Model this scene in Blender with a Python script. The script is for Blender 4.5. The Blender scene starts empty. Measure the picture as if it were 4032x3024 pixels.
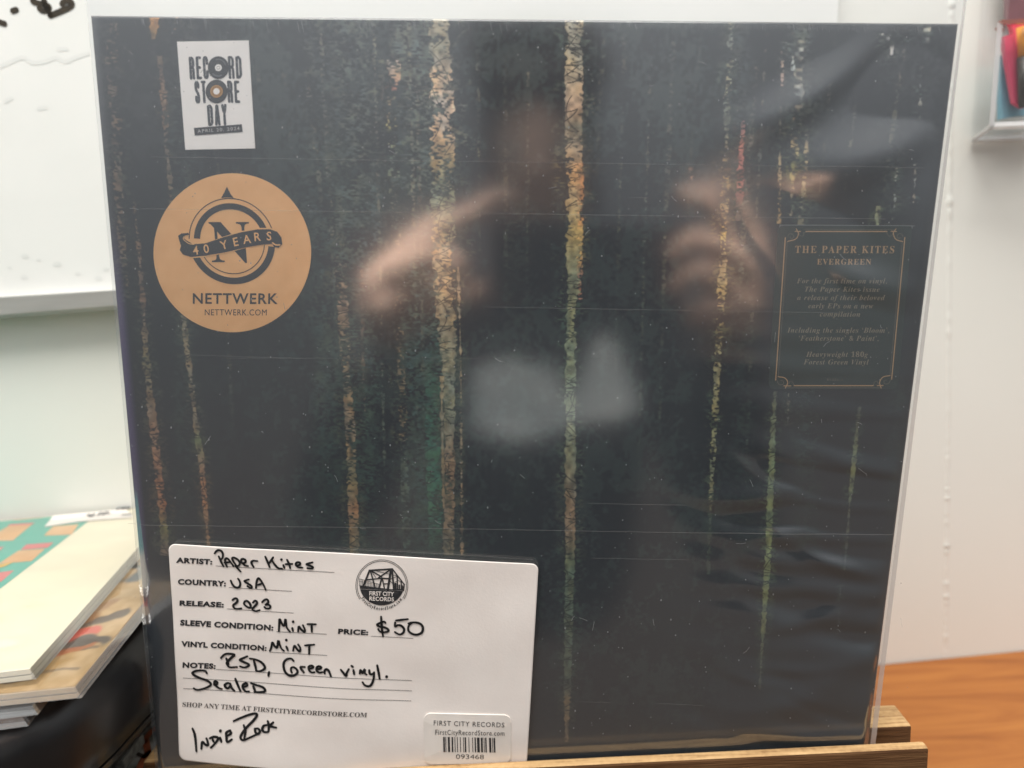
import bpy, math, random
import numpy as np
from mathutils import Matrix, Vector

random.seed(7)
rng = np.random.default_rng(11)
scene = bpy.context.scene
col = scene.collection

# ------------------------------------------------------------------ camera
# measured frame of the photograph: focal length in photo pixels and the way gravity points in it
F = 2800.0
H = 0.29                                    # lens height above the datum (desk top is at Z_DESK)
Z_DESK = -0.015
def nrm(a):
    a = np.array(a, float); return a / np.linalg.norm(a)
_D = nrm([.05, .979, .199])
_f = np.array([0, 0, 1.0])
_Y = nrm(_f - _D * (_f @ _D)); _Z = -_D; _X = np.cross(_Y, _Z)
W = np.array([_X, _Y, _Z])
CAM = np.array([0, 0, H])

cd = bpy.data.cameras.new('camera'); cam = bpy.data.objects.new('camera', cd); col.objects.link(cam)
r_, u_, b_ = W[:, 0], -W[:, 1], -W[:, 2]
cam.matrix_world = Matrix(((r_[0], u_[0], b_[0], CAM[0]), (r_[1], u_[1], b_[1], CAM[1]),
                           (r_[2], u_[2], b_[2], CAM[2]), (0, 0, 0, 1)))
cd.sensor_width = 36; cd.sensor_fit = 'HORIZONTAL'; cd.lens = F / 4032 * 36
cd.clip_start = 0.005; cd.clip_end = 60
cd.dof.use_dof = True; cd.dof.focus_distance = 0.288; cd.dof.aperture_fstop = 5.6
scene.camera = cam

# ------------------------------------------------------------------ light
world = bpy.data.worlds.new('World'); scene.world = world; world.use_nodes = True
wn, wl = world.node_tree.nodes, world.node_tree.links
wn.clear()
wo = wn.new('ShaderNodeOutputWorld'); bg = wn.new('ShaderNodeBackground')
tc = wn.new('ShaderNodeTexCoord'); sp = wn.new('ShaderNodeSeparateXYZ'); mr = wn.new('ShaderNodeMapRange')
cr = wn.new('ShaderNodeValToRGB')
mr.inputs[1].default_value = -1; mr.inputs[2].default_value = 1
wl.new(tc.outputs['Generated'], sp.inputs[0]); wl.new(sp.outputs[2], mr.inputs[0]); wl.new(mr.outputs[0], cr.inputs[0])
e = cr.color_ramp.elements
e[0].position = .20; e[0].color = (.13, .092, .066, 1)
e[1].position = .86; e[1].color = (.90, .90, .88, 1)
for p_, c_ in ((.36, (.135, .112, .10)), (.46, (.15, .15, .148)), (.56, (.285, .29, .30)), (.66, (.60, .615, .64))):
    k = e.new(p_); k.color = (*c_, 1)
wl.new(cr.outputs[0], bg.inputs[0]); bg.inputs[1].default_value = 1.25
wl.new(bg.outputs[0], wo.inputs[0])

def area(name, loc, target, sx, sy, power, color):
    l = bpy.data.lights.new(name, 'AREA'); l.shape = 'RECTANGLE'; l.size = sx; l.size_y = sy
    l.energy = power; l.color = color
    o = bpy.data.objects.new(name, l); col.objects.link(o); o.location = loc
    d = Vector(target) - Vector(loc); o.rotation_euler = d.to_track_quat('-Z', 'Y').to_euler()
    return o
area('ceiling_lamp', (-.05, -.10, 1.45), (0.0, .20, 0.1), 1.0, .55, 29.0, (1.0, .97, .925))
spot = area('added_hand_light', (-.20, .21, .80), (-.112, -.02, .252), .07, .07, 1.05, (1.0, .93, .86)); spot.data.spread = math.radians(19)  # added narrow lamps that brighten the hands mirrored in the sleeve
spot2 = area('added_hand_light', (.26, .21, .78), (.150, -.01, .270), .08, .08, .40, (1.0, .93, .86)); spot2.data.spread = math.radians(22)

scene.view_settings.view_transform = 'Standard'; scene.view_settings.look = 'None'
scene.view_settings.exposure = 0; scene.view_settings.gamma = 1
scene.view_settings.use_curve_mapping = False
scene.render.engine = 'CYCLES'
scene.cycles.transparent_max_bounces = 24; scene.cycles.max_bounces = 10
scene.cycles.use_denoising = True
scene.cycles.caustics_reflective = False; scene.cycles.caustics_refractive = False

# ------------------------------------------------------------------ measuring helpers
def ray(x, y): return W @ np.array([(x - 2016) / F, (y - 1512) / F, 1.0])
def on_plane(x, y, p0, n):
    d = ray(x, y); return CAM + d * (((p0 - CAM) @ n) / (d @ n))
def on_level(x, y, z): return on_plane(x, y, np.array([0, 0, z]), np.array([0, 0, 1.0]))
def rod(r):
    r = np.array(r, float); t = np.linalg.norm(r); q = r / t
    K = np.array([[0, -q[2], q[1]], [q[2], 0, -q[0]], [-q[1], q[0], 0]])
    return np.eye(3) + np.sin(t) * K + (1 - np.cos(t)) * K @ K
S = 0.315                                       # twelve inch jacket
_R = rod([0.1915, 0.0215, 0.0175])
JU = W @ _R[:, 0]; JV = -(W @ _R[:, 1]); JN = np.cross(JU, JV)
J0 = CAM + W @ np.array([-.1548, -.1353, .2606]) - S * JV      # bottom left corner of the cover
def cover_pt(x, y, w=0.0):                      # measured photo point -> (u, v) on the plane w in front of the cover
    P = on_plane(x, y, J0 + JN * w, JN) - J0
    return np.array([P @ JU, P @ JV])
def jw(u, v, w): return J0 + JU * u + JV * v + JN * w
JMAT = Matrix(((JU[0], JV[0], JN[0], J0[0]), (JU[1], JV[1], JN[1], J0[1]), (JU[2], JV[2], JN[2], J0[2]), (0, 0, 0, 1)))
def crop(x0, y0, s): return lambda p: (x0 + p[0] * s, y0 + p[1] * s)

# ------------------------------------------------------------------ materials
def mat(name, color=(.5, .5, .5), rough=.5, metal=0, spec=.5, coat=0, coat_rough=.05):
    m = bpy.data.materials.new(name); m.use_nodes = True
    b = m.node_tree.nodes['Principled BSDF']
    b.inputs['Base Color'].default_value = (*color, 1); b.inputs['Roughness'].default_value = rough
    b.inputs['Metallic'].default_value = metal; b.inputs['Specular IOR Level'].default_value = spec
    b.inputs['Coat Weight'].default_value = coat; b.inputs['Coat Roughness'].default_value = coat_rough
    return m
def N(m, t, **kw):
    n = m.node_tree.nodes.new(t)
    for k, v in kw.items():
        if k.startswith('i_'): n.inputs[int(k[2:])].default_value = v
        else: setattr(n, k, v)
    return n
def L(m, a, b): m.node_tree.links.new(a, b)
def BS(m): return m.node_tree.nodes['Principled BSDF']
def mottled(m, stops, scale=(1, 1, 1), nscale=20, detail=4, distort=0, bump=0, bump_scale=None, rough_var=None, coords='Object', rot=(0, 0, 0)):
    """noise through a colour ramp into the base colour, with an optional fine bump"""
    t = N(m, 'ShaderNodeTexCoord'); mp = N(m, 'ShaderNodeMapping'); mp.inputs['Scale'].default_value = scale
    mp.inputs['Rotation'].default_value = rot
    n = N(m, 'ShaderNodeTexNoise'); n.inputs['Scale'].default_value = nscale; n.inputs['Detail'].default_value = detail
    n.inputs['Distortion'].default_value = distort
    r = N(m, 'ShaderNodeValToRGB')
    L(m, t.outputs[coords], mp.inputs[0]); L(m, mp.outputs[0], n.inputs['Vector']); L(m, n.outputs['Fac'], r.inputs[0])
    el = r.color_ramp.elements
    el[0].position, el[0].color = stops[0][0], (*stops[0][1], 1)
    el[1].position, el[1].color = stops[-1][0], (*stops[-1][1], 1)
    for p, c in stops[1:-1]:
        q = el.new(p); q.color = (*c, 1)
    L(m, r.outputs[0], BS(m).inputs['Base Color'])
    if bump:
        n2 = N(m, 'ShaderNodeTexNoise'); n2.inputs['Scale'].default_value = bump_scale or nscale * 6; n2.inputs['Detail'].default_value = 5
        L(m, mp.outputs[0], n2.inputs['Vector'])
        bp = N(m, 'ShaderNodeBump'); bp.inputs['Strength'].default_value = bump; bp.inputs['Distance'].default_value = .001
        L(m, n2.outputs['Fac'], bp.inputs['Height']); L(m, bp.outputs[0], BS(m).inputs['Normal'])
    if rough_var:
        mr2 = N(m, 'ShaderNodeMapRange'); mr2.inputs[3].default_value, mr2.inputs[4].default_value = rough_var
        L(m, n.outputs['Fac'], mr2.inputs[0]); L(m, mr2.outputs[0], BS(m).inputs['Roughness'])
    return m
def film(name, gain=2.0, rough=.05, tint=(1, 1, 1), milky=0.0, milk=(.8, .8, .8), cap=.5):
    """thin clear plastic: see-through with a Fresnel gloss, optionally a little milky"""
    m = bpy.data.materials.new(name); m.use_nodes = True; nt = m.node_tree; nt.nodes.clear()
    out = N(m, 'ShaderNodeOutputMaterial'); tr = N(m, 'ShaderNodeBsdfTransparent'); gl = N(m, 'ShaderNodeBsdfGlossy')
    tr.inputs[0].default_value = (*tint, 1); gl.inputs['Roughness'].default_value = rough
    fr = N(m, 'ShaderNodeFresnel'); fr.inputs[0].default_value = 1.5
    mu = N(m, 'ShaderNodeMath', operation='MULTIPLY'); mu.inputs[1].default_value = gain; mu.use_clamp = True
    mx = N(m, 'ShaderNodeMixShader')
    mn = N(m, 'ShaderNodeMath', operation='MINIMUM'); mn.inputs[1].default_value = cap
    L(m, fr.outputs[0], mu.inputs[0]); L(m, mu.outputs[0], mn.inputs[0]); L(m, mn.outputs[0], mx.inputs[0])
    base = tr.outputs[0]
    if milky:
        df = N(m, 'ShaderNodeBsdfDiffuse'); df.inputs[0].default_value = (*milk, 1)
        tl = N(m, 'ShaderNodeBsdfTranslucent'); tl.inputs[0].default_value = (*milk, 1)
        ad = N(m, 'ShaderNodeMixShader'); ad.inputs[0].default_value = .4
        L(m, df.outputs[0], ad.inputs[1]); L(m, tl.outputs[0], ad.inputs[2])
        mk = N(m, 'ShaderNodeMixShader'); mk.inputs[0].default_value = milky
        L(m, tr.outputs[0], mk.inputs[1]); L(m, ad.outputs[0], mk.inputs[2]); base = mk.outputs[0]
    L(m, base, mx.inputs[1]); L(m, gl.outputs[0], mx.inputs[2]); L(m, mx.outputs[0], out.inputs[0])
    return m

M = {}
M['wall'] = mottled(mat('white_wall_paint', rough=.55), [(.3, (.755, .76, .705)), (.7, (.80, .805, .755))], nscale=4, detail=5, bump=.06, bump_scale=160)
M['board'] = mottled(mat('whiteboard_enamel', rough=.22), [(.25, (.74, .755, .725)), (.5, (.79, .80, .77)), (.8, (.81, .82, .79))], nscale=9, detail=6, distort=.6)
M['alu'] = mottled(mat('board_rail_metal', rough=.42), [(.3, (.40, .395, .38)), (.7, (.47, .465, .45))], scale=(1, 30, 30), nscale=12)
M['marker'] = mottled(mat('dry_marker_ink', rough=.6), [(.3, (.012, .010, .006)), (.8, (.05, .035, .015))], nscale=300)
M['smudge'] = mat('erased_ink_smudge', (.70, .715, .69), .5)
M['desk'] = mat('cherry_desk_laminate', rough=.38, spec=.4)
M['pine'] = mat('pine', rough=.62, spec=.25)
M['black'] = mottled(mat('black_leatherette', rough=.36, spec=.55), [(.3, (.004, .004, .0045)), (.8, (.012, .012, .013))], nscale=40, bump=.05, bump_scale=300)
M['greytag'] = mottled(mat('grey_felt', rough=.9), [(.3, (.10, .10, .09)), (.7, (.22, .22, .20))], nscale=300)
M['paper'] = mottled(mat('card_paper', rough=.6, spec=.3), [(.3, (.745, .685, .645)), (.7, (.79, .735, .695))], nscale=60, bump=.05, bump_scale=900)
M['sticker_white'] = mottled(mat('sticker_paper', rough=.45, spec=.3), [(.3, (.84, .815, .79)), (.7, (.89, .865, .84))], nscale=90)
M['label_white'] = mottled(mat('thermal_label', rough=.4, spec=.3), [(.3, (.70, .65, .60)), (.7, (.75, .70, .655))], nscale=90)
M['ink'] = mottled(mat('printed_black_ink', rough=.55, spec=.3), [(.3, (.016, .016, .018)), (.75, (.045, .045, .048))], nscale=500)
M['ink_pen'] = mottled(mat('marker_pen_ink', rough=.38, spec=.5), [(.3, (.004, .005, .006)), (.8, (.014, .016, .018))], nscale=400)
M['ink_grey'] = mat('ruled_line_ink', (.17, .16, .155), .6)
M['ink_thermal'] = mottled(mat('thermal_print', rough=.6), [(.35, (.02, .02, .02)), (.62, (.10, .095, .09)), (.8, (.35, .33, .31))], nscale=900, detail=3)
M['ink_rough'] = mottled(mat('distressed_ink', rough=.6), [(.30, (.016, .019, .026)), (.60, (.035, .04, .05)), (.70, (.35, .35, .35))], nscale=1500, detail=3)
M['gold'] = mottled(mat('gold_foil_paper', rough=.32, metal=.45, spec=.5), [(.3, (.90, .50, .215)), (.7, (.97, .57, .26))], nscale=120)
M['gold_ink'] = mat('gold_ink', (.36, .225, .11), .45)
M['gold_dim'] = mat('dim_gold_ink', (.12, .105, .075), .5)
M['hype'] = mottled(mat('dark_green_sticker', rough=.35), [(.3, (.012, .021, .016)), (.7, (.020, .030, .024))], nscale=80)
M['navy'] = mat('compass_black', (.022, .022, .024), .4)
M['sleeve'] = film('clear_outer_sleeve', gain=4.0, rough=.115, cap=.30, milky=.072, milk=(.68, .81, .95))
M['seam'] = film('sleeve_seam', gain=2.5, rough=.15, milky=.55, milk=(.86, .84, .83))
M['dust'] = film('dust_and_scratches', gain=1.5, rough=.3, milky=.17, milk=(.8, .8, .8))
M['streak'] = film('shrink_crease', gain=2.5, rough=.2, milky=.22, milk=(.85, .85, .85))

# cover art: colour comes from the vertices of the printed face, the gloss from the shrink wrap coat
M['art'] = mat('printed_cover', rough=.35, spec=.45, coat=1.0, coat_rough=.12)
at = N(M['art'], 'ShaderNodeVertexColor'); at.layer_name = 'print'
L(M['art'], at.outputs[0], BS(M['art']).inputs['Base Color'])
M['cover_edge'] = mat('cover_edge_board', (.012, .012, .014), .35, coat=1.0)

# desk wood
m = M['desk']
t = N(m, 'ShaderNodeTexCoord'); mp = N(m, 'ShaderNodeMapping'); mp.inputs['Scale'].default_value = (2.2, 22, 1); mp.inputs['Rotation'].default_value = (0, 0, .05)
n1 = N(m, 'ShaderNodeTexNoise'); n1.inputs['Scale'].default_value = 2.6; n1.inputs['Detail'].default_value = 8; n1.inputs['Distortion'].default_value = 1.1; n1.inputs['Roughness'].default_value = .62
rp = N(m, 'ShaderNodeValToRGB')
el = rp.color_ramp.elements
el[0].position, el[0].color = .28, (.215, .068, .015, 1)
el[1].position, el[1].color = .74, (.40, .155, .034, 1)
q = el.new(.45); q.color = (.30, .100, .021, 1)
q = el.new(.56); q.color = (.355, .128, .028, 1)
L(m, t.outputs['Object'], mp.inputs[0]); L(m, mp.outputs[0], n1.inputs['Vector']); L(m, n1.outputs['Fac'], rp.inputs[0]); L(m, rp.outputs[0], BS(m).inputs['Base Color'])
# easel pine: long grain along local x plus short saw marks
m = M['pine']
t = N(m, 'ShaderNodeTexCoord'); mp = N(m, 'ShaderNodeMapping'); mp.inputs['Scale'].default_value = (9, 160, 160)
n1 = N(m, 'ShaderNodeTexNoise'); n1.inputs['Scale'].default_value = 3.0; n1.inputs['Detail'].default_value = 7; n1.inputs['Distortion'].default_value = .7
n2 = N(m, 'ShaderNodeTexNoise'); n2.inputs['Scale'].default_value = 420; n2.inputs['Detail'].default_value = 3
mx = N(m, 'ShaderNodeMath', operation='MULTIPLY_ADD'); mx.inputs[1].default_value = .35
rp = N(m, 'ShaderNodeValToRGB'); el = rp.color_ramp.elements
el[0].position, el[0].color = .45, (.26, .145, .062, 1)
el[1].position, el[1].color = .95, (.60, .40, .20, 1)
q = el.new(.66); q.color = (.46, .29, .135, 1)
L(m, t.outputs['Object'], mp.inputs[0]); L(m, mp.outputs[0], n1.inputs['Vector']); L(m, t.outputs['Object'], n2.inputs['Vector'])
L(m, n2.outputs['Fac'], mx.inputs[0]); L(m, n1.outputs['Fac'], mx.inputs[2]); L(m, mx.outputs[0], rp.inputs[0]); L(m, rp.outputs[0], BS(m).inputs['Base Color'])
bp = N(m, 'ShaderNodeBump'); bp.inputs['Strength'].default_value = .5; bp.inputs['Distance'].default_value = .0006
L(m, mx.outputs[0], bp.inputs['Height']); L(m, bp.outputs[0], BS(m).inputs['Normal'])

m = mat('dark_pine_face', rough=.6, spec=.25); M['dark_face'] = m  # darker brown for the front faces of ledge and back bar
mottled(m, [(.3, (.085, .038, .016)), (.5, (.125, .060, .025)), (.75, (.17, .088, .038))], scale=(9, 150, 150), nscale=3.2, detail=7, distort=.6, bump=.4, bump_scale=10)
# ------------------------------------------------------------------ mesh helpers
class MB:
    def __init__(s): s.v, s.f, s.mi, s.sm = [], [], [], []
    def add(s, vs, fs, mi=0, smooth=False):
        o = len(s.v); s.v += [tuple(float(c) for c in p) for p in vs]
        for f in fs: s.f.append([o + i for i in f]); s.mi.append(mi); s.sm.append(smooth)
    def poly(s, pts, mi=0): s.add(pts, [list(range(len(pts)))], mi)
    def prism(s, pts, d, mi=0):
        """polygon pts (ccw seen from +d side) given thickness along -d"""
        n = len(pts); d = np.array(d); b = [np.array(p) - d for p in pts]
        fs = [list(range(n)), [2 * n - 1 - i for i in range(n)]]
        fs += [[i, n + i, n + (i + 1) % n, (i + 1) % n] for i in range(n)]
        s.add([*pts, *b], fs, mi)
    def box(s, c, hx, hy, hz, ax=None, mi=0, bev=0.0):
        ax = np.eye(3) if ax is None else np.array(ax)
        if bev <= 0:
            vs = [np.array(c) + ax[0] * hx * i + ax[1] * hy * j + ax[2] * hz * k for k in (-1, 1) for j in (-1, 1) for i in (-1, 1)]
            s.add(vs, [[0, 2, 3, 1], [4, 5, 7, 6], [0, 1, 5, 4], [2, 6, 7, 3], [0, 4, 6, 2], [1, 3, 7, 5]], mi); return
        import bmesh
        bm = bmesh.new(); bmesh.ops.create_cube(bm, size=2)
        for v in bm.verts: v.co = Vector((v.co.x * hx, v.co.y * hy, v.co.z * hz))
        bmesh.ops.bevel(bm, geom=bm.edges[:], offset=bev, segments=2, affect='EDGES', profile=.6)
        bm.verts.ensure_lookup_table(); bm.faces.ensure_lookup_table()
        vs = [np.array(c) + ax[0] * v.co.x + ax[1] * v.co.y + ax[2] * v.co.z for v in bm.verts]
        s.add(vs, [[v.index for v in f.verts] for f in bm.faces], mi); bm.free()
    def face_side(s, d, mi):
        for i, f in enumerate(s.f):
            a, b, c = (np.array(s.v[f[k]]) for k in (0, 1, 2)); n = np.cross(b - a, c - a)
            if n @ np.array(d) > .9 * np.linalg.norm(n): s.mi[i] = mi
    def build(s, name, mats, parent=None):
        me = bpy.data.meshes.new(name); me.from_pydata(s.v, [], s.f)
        for m in (mats if isinstance(mats, (list, tuple)) else [mats]): me.materials.append(m)
        me.polygons.foreach_set('material_index', s.mi); me.polygons.foreach_set('use_smooth', s.sm); me.update()
        o = bpy.data.objects.new(name, me); col.objects.link(o); o.parent = parent
        return o
def grid_obj(name, X, Y, Zw, mats, parent=None, colors=None, smooth=True):
    """a sheet of quads from 2D arrays"""
    ny, nx = X.shape; me = bpy.data.meshes.new(name)
    co = np.stack([X, Y, Zw], -1).astype(np.float32).reshape(-1, 3)
    me.vertices.add(len(co)); me.vertices.foreach_set('co', co.ravel())
    i = np.arange(ny * nx).reshape(ny, nx)
    q = np.stack([i[:-1, :-1], i[:-1, 1:], i[1:, 1:], i[1:, :-1]], -1).reshape(-1, 4).astype(np.int32)
    me.loops.add(q.size); me.loops.foreach_set('vertex_index', q.ravel())
    me.polygons.add(len(q)); me.polygons.foreach_set('loop_start', np.arange(0, q.size, 4, dtype=np.int32))
    me.polygons.foreach_set('use_smooth', np.full(len(q), smooth))
    me.update(calc_edges=True)
    if colors is not None:
        a = me.color_attributes.new('print', 'FLOAT_COLOR', 'POINT')
        a.data.foreach_set('color', np.concatenate([colors.reshape(-1, 3), np.ones((ny * nx, 1))], 1).astype(np.float32).ravel())
    for m in (mats if isinstance(mats, (list, tuple)) else [mats]): me.materials.append(m)
    o = bpy.data.objects.new(name, me); col.objects.link(o); o.parent = parent
    return o
def empty(name, mw=None, loc=None):
    o = bpy.data.objects.new(name, None); col.objects.link(o); o.empty_display_size = .02
    if mw is not None: o.matrix_world = mw
    if loc is not None: o.location = loc
    return o
def tag(o, label=None, cat=None, group=None, kind=None):
    if label: o['label'] = label
    if cat: o['category'] = cat
    if group: o['group'] = group
    if kind: o['kind'] = kind
    return o

def spline(pts, n=6, closed=False):
    pts = [np.array(p, float) for p in pts]
    if len(pts) == 2:
        return [pts[0] + (pts[1] - pts[0]) * t for t in np.linspace(0, 1, max(2, n))]
    P = ([pts[-1]] + pts + pts[:2]) if closed else ([2 * pts[0] - pts[1]] + pts + [2 * pts[-1] - pts[-2]])
    out = []
    for i in range(1, len(P) - 2):
        a, b, c, d = P[i - 1], P[i], P[i + 1], P[i + 2]
        for t in np.arange(n) / n:
            out.append(.5 * ((2 * b) + (c - a) * t + (2 * a - 5 * b + 4 * c - d) * t * t + (3 * b - a - 3 * c + d) * t ** 3))
    out.append(P[-2]); return out
def ribbon2d(pts, wid, caps=True, taper=None):
    """flat 2D stroke outline as (verts, faces)"""
    pts = [np.array(p, float) for p in pts]; n = len(pts); vs, fs = [], []
    tg = []
    for i in range(n):
        d = pts[min(i + 1, n - 1)] - pts[max(i - 1, 0)]; l = np.linalg.norm(d)
        tg.append(d / l if l > 1e-12 else (tg[-1] if tg else np.array([1., 0])))
    for i in range(n):
        h = wid / 2 * (taper(i / (n - 1)) if taper else 1)
        nn = np.array([-tg[i][1], tg[i][0]]); vs += [pts[i] + nn * h, pts[i] - nn * h]
    for i in range(n - 1): fs.append([2 * i, 2 * i + 1, 2 * i + 3, 2 * i + 2])
    if caps:
        for e_, s_ in ((0, -1), (n - 1, 1)):
            h = wid / 2 * (taper(e_ / (n - 1)) if taper else 1)
            nn = np.array([-tg[e_][1], tg[e_][0]]); base = len(vs)
            ks = [pts[e_] + nn * h * math.cos(a) + tg[e_] * s_ * h * math.sin(a) for a in np.linspace(0, math.pi, 7)]
            vs += ks; fs.append(list(range(base, base + 7)) if s_ < 0 else list(range(base + 6, base - 1, -1)))
    return vs, fs
_gl = {}
def glyphs(s, offset=0.0, spacing=1.0):
    k = (s, offset, spacing)
    if k in _gl: return _gl[k]
    c = bpy.data.curves.new('lettering_curve', 'FONT'); c.body = s; c.size = 1; c.resolution_u = 3; c.offset = offset; c.space_character = spacing
    o = bpy.data.objects.new('lettering_curve', c); col.objects.link(o)
    dg = bpy.context.evaluated_depsgraph_get(); dg.update(); oe = o.evaluated_get(dg); me = oe.to_mesh()
    vs = np.array([v.co[:2] for v in me.vertices]); fs = [list(p.vertices) for p in me.polygons]
    oe.to_mesh_clear(); bpy.data.objects.remove(o); bpy.data.curves.remove(c)
    _gl[k] = (vs, fs); return vs, fs
CAP = .682
def serif(s, style='bold'):
    up, lo, dg = {'bold': (0x1D400, 0x1D41A, 0x1D7CE), 'bolditalic': (0x1D468, 0x1D482, 0x1D7CE)}[style]
    o = ''
    for ch in s:
        if 'A' <= ch <= 'Z': o += chr(up + ord(ch) - 65)
        elif 'a' <= ch <= 'z': o += chr(lo + ord(ch) - 97)
        elif '0' <= ch <= '9': o += chr(dg + ord(ch) - 48)
        else: o += ch
    return o

# ------------------------------------------------------------------ setting: desk top, wall, board
# wall plane
WN = nrm([.0729, -.9973, 0]); WP = np.array([0, .430, 0])
WX = np.array([.9973, .0729, 0]); WZ = np.array([0, 0, 1.0])
def wall_pt(x, y, off=0.0):
    return on_plane(x, y, WP + WN * off, WN)
def wl2(a, z, off=0.0): return WP + WX * a + WZ * z + WN * off
def wa(x, y, off=0.0):
    p = wall_pt(x, y, off) - WP; return np.array([p @ WX, p @ WZ])

mb = MB()
nxs, nzs = 60, 50
mb.prism([wl2(-1.4, -.5), wl2(1.4, -.5), wl2(1.4, 1.3), wl2(-1.4, 1.3)], WN * .05)
# the caulked joint running down the wall on the right, a bead with small lumps
joint = [wa(*p) for p in ((3748, -60), (3740, 700), (3733, 1666), (3728, 2100), (3723, 2600))]
jp = spline(joint, 60); rj = random.Random(3)
vs, fs = [], []
for i, p in enumerate(jp):
    g = .0005 + .0005 * max(0, rj.gauss(0, 1)) * (1 if i % 3 == 0 else .3)
    for a in np.linspace(0, math.pi, 6):
        vs.append(wl2(p[0] + math.cos(a) * (.0018 + g * .6), p[1], math.sin(a) * g - .0002))
for i in range(len(jp) - 1):
    for k in range(5): fs.append([i * 6 + k, i * 6 + k + 1, (i + 1) * 6 + k + 1, (i + 1) * 6 + k])
mb.add(vs, fs, 0, True)
wall = mb.build('wall', [M['wall']]); tag(wall, 'white painted wall with a caulked vertical joint behind the record', 'wall', kind='structure')

mb = MB()
a0, a1 = wl2(-1.2, 0, .001), wl2(1.2, 0, .001)
top = [np.array([-1.1, .245, Z_DESK]), np.array([1.1, .245, Z_DESK]), np.array([a1[0], a1[1], Z_DESK]), np.array([a0[0], a0[1], Z_DESK])]
mb.prism(top, np.array([0, 0, .028]))
desk_root = empty('desk', loc=(0, 0, -.74)); bpy.context.view_layer.update()
do = mb.build('desk_top', [M['desk']], desk_root); do.location = (0, 0, .74)
for sx in (-1, 1):
    for yy in (.28, .345):
        mbl = MB(); mbl.box((sx * .95, yy, .37 - .022), .03, .03, .348, mi=0); mbl.build('leg', [M['desk']], desk_root)
tag(desk_root, 'orange brown wood grain desk under the easel and the black case', 'desk')

# whiteboard on the left of the wall
tl0, tl1 = wa(0, 1166), wa(434, 1140); br0, br1 = wa(0, 1250), wa(434, 1216)
board = empty('whiteboard', Matrix.Translation(Vector(wl2(-.5, .42))))
bpy.context.view_layer.update(); binv = board.matrix_world.inverted()
def child_mesh(mb, name, mats, parent):
    o = mb.build(name, mats, parent); o.matrix_parent_inverse = parent.matrix_world.inverted(); return o
mb = MB()
xe = 0.30
def lineat(p, q, x): return p[1] + (q[1] - p[1]) * (x - p[0]) / (q[0] - p[0])
L0, R0 = -1.0, wa(3270, 60)[0]
mb.prism([wl2(L0, lineat(tl0, tl1, L0), .008), wl2(R0, lineat(tl0, tl1, R0), .008), wl2(R0, .95, .008), wl2(L0, .95, .008)], WN * .0065)
child_mesh(mb, 'board_panel', [M['board']], board)
mb = MB()
mb.prism([wl2(L0, lineat(br0, br1, L0), .0125), wl2(R0, lineat(br0, br1, R0), .0125), wl2(R0, lineat(tl0, tl1, R0), .0160), wl2(L0, lineat(tl0, tl1, L0), .0160)], WN * .0115)
child_mesh(mb, 'bottom_rail', [M['alu']], board)
wcrop = crop(0, 0, 700 / 2212)
def on_board(pts, wid, mi, mb, n=6, off=.0083):
    P = [wa(*wcrop(p), .0085) for p in pts]
    vs, fs = ribbon2d(spline(P, n), wid)
    mb.add([wl2(v[0], v[1], off) for v in vs], fs, mi)
mb = MB()
for st in ([(470, -120), (425, -60), (405, 10), (470, 38), (560, 55), (605, 85), (590, 118), (530, 130), (488, 103)],
           [(520, -140), (548, 20), (580, 100), (625, 186)],
           [(770, 48), (800, 12), (865, 10), (892, 50), (850, 92), (740, 142), (622, 190)],
           [(155, 132), (195, 118)], [(-120, 230), (-40, 262), (50, 292)], [(560, -300), (640, -340), (700, -240)]):
    on_board(st, .0028, 0, mb)
child_mesh(mb, 'handwriting', [M['marker']], board)
mb = MB()
for st in ([(-30, 830), (60, 800), (270, 715), (400, 780), (560, 760), (690, 715), (800, 765), (940, 710), (1090, 660)],
           [(720, 610), (820, 605)], [(60, 1260), (130, 1220)], [(480, 1350), (560, 1335)]):
    on_board(st, .0022, 0, mb, off=.0081)
child_mesh(mb, 'erased_smudges', [M['smudge']], board); mb = MB()
for (cx, cy, r) in ((155, 152, 12), (370, 68, 14), (505, 130, 9), (160, 15, 12), (690, 100, 10), (60, 90, 7), (640, 160, 12), (250, 40, 7)):
    c = wa(cx * .603, 1000 + cy * .603, .0085)
    mb.poly([wl2(c[0] + math.cos(a) * r * .00011 * 1.6, c[1] + math.sin(a) * r * .00011, .0081) for a in np.linspace(0, 2 * math.pi, 10)[:-1]])
child_mesh(mb, 'ink_residue', [M['smudge']], board)
tag(board, 'whiteboard with black handwritten marks and grey bottom rail at upper left', 'whiteboard')

# ------------------------------------------------------------------ the record on its easel
rec = empty('record_album', JMAT)
bpy.context.view_layer.update()
tag(rec, 'sealed dark forest record album in a clear sleeve standing on the wooden easel', 'record')

# --- art
def vnoise(u, v, fu, fv, seed):
    r = np.random.default_rng(seed); n = 512; T = r.random((n, n))
    x, y = u * fu, v * fv; xi, yi = np.floor(x).astype(int), np.floor(y).astype(int)
    tx, ty = x - xi, y - yi; tx, ty = tx * tx * (3 - 2 * tx), ty * ty * (3 - 2 * ty)
    g = lambda a, b: T[b % n, a % n]
    return (g(xi, yi) * (1 - tx) + g(xi + 1, yi) * tx) * (1 - ty) + (g(xi, yi + 1) * (1 - tx) + g(xi + 1, yi + 1) * tx) * ty
def sst(a, b, x):
    t = np.clip((x - a) / (b - a), 0, 1); return t * t * (3 - 2 * t)
NG = 1200
edge = np.array([0, .0001, .0003, .0006, .0009])
ax = np.concatenate([edge, np.linspace(.0012, S - .0012, NG), S - edge[::-1]])
GU, GV = np.meshgrid(ax, ax)
gy = 1 - GV / S
art = np.zeros(GU.shape + (3,))
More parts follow.
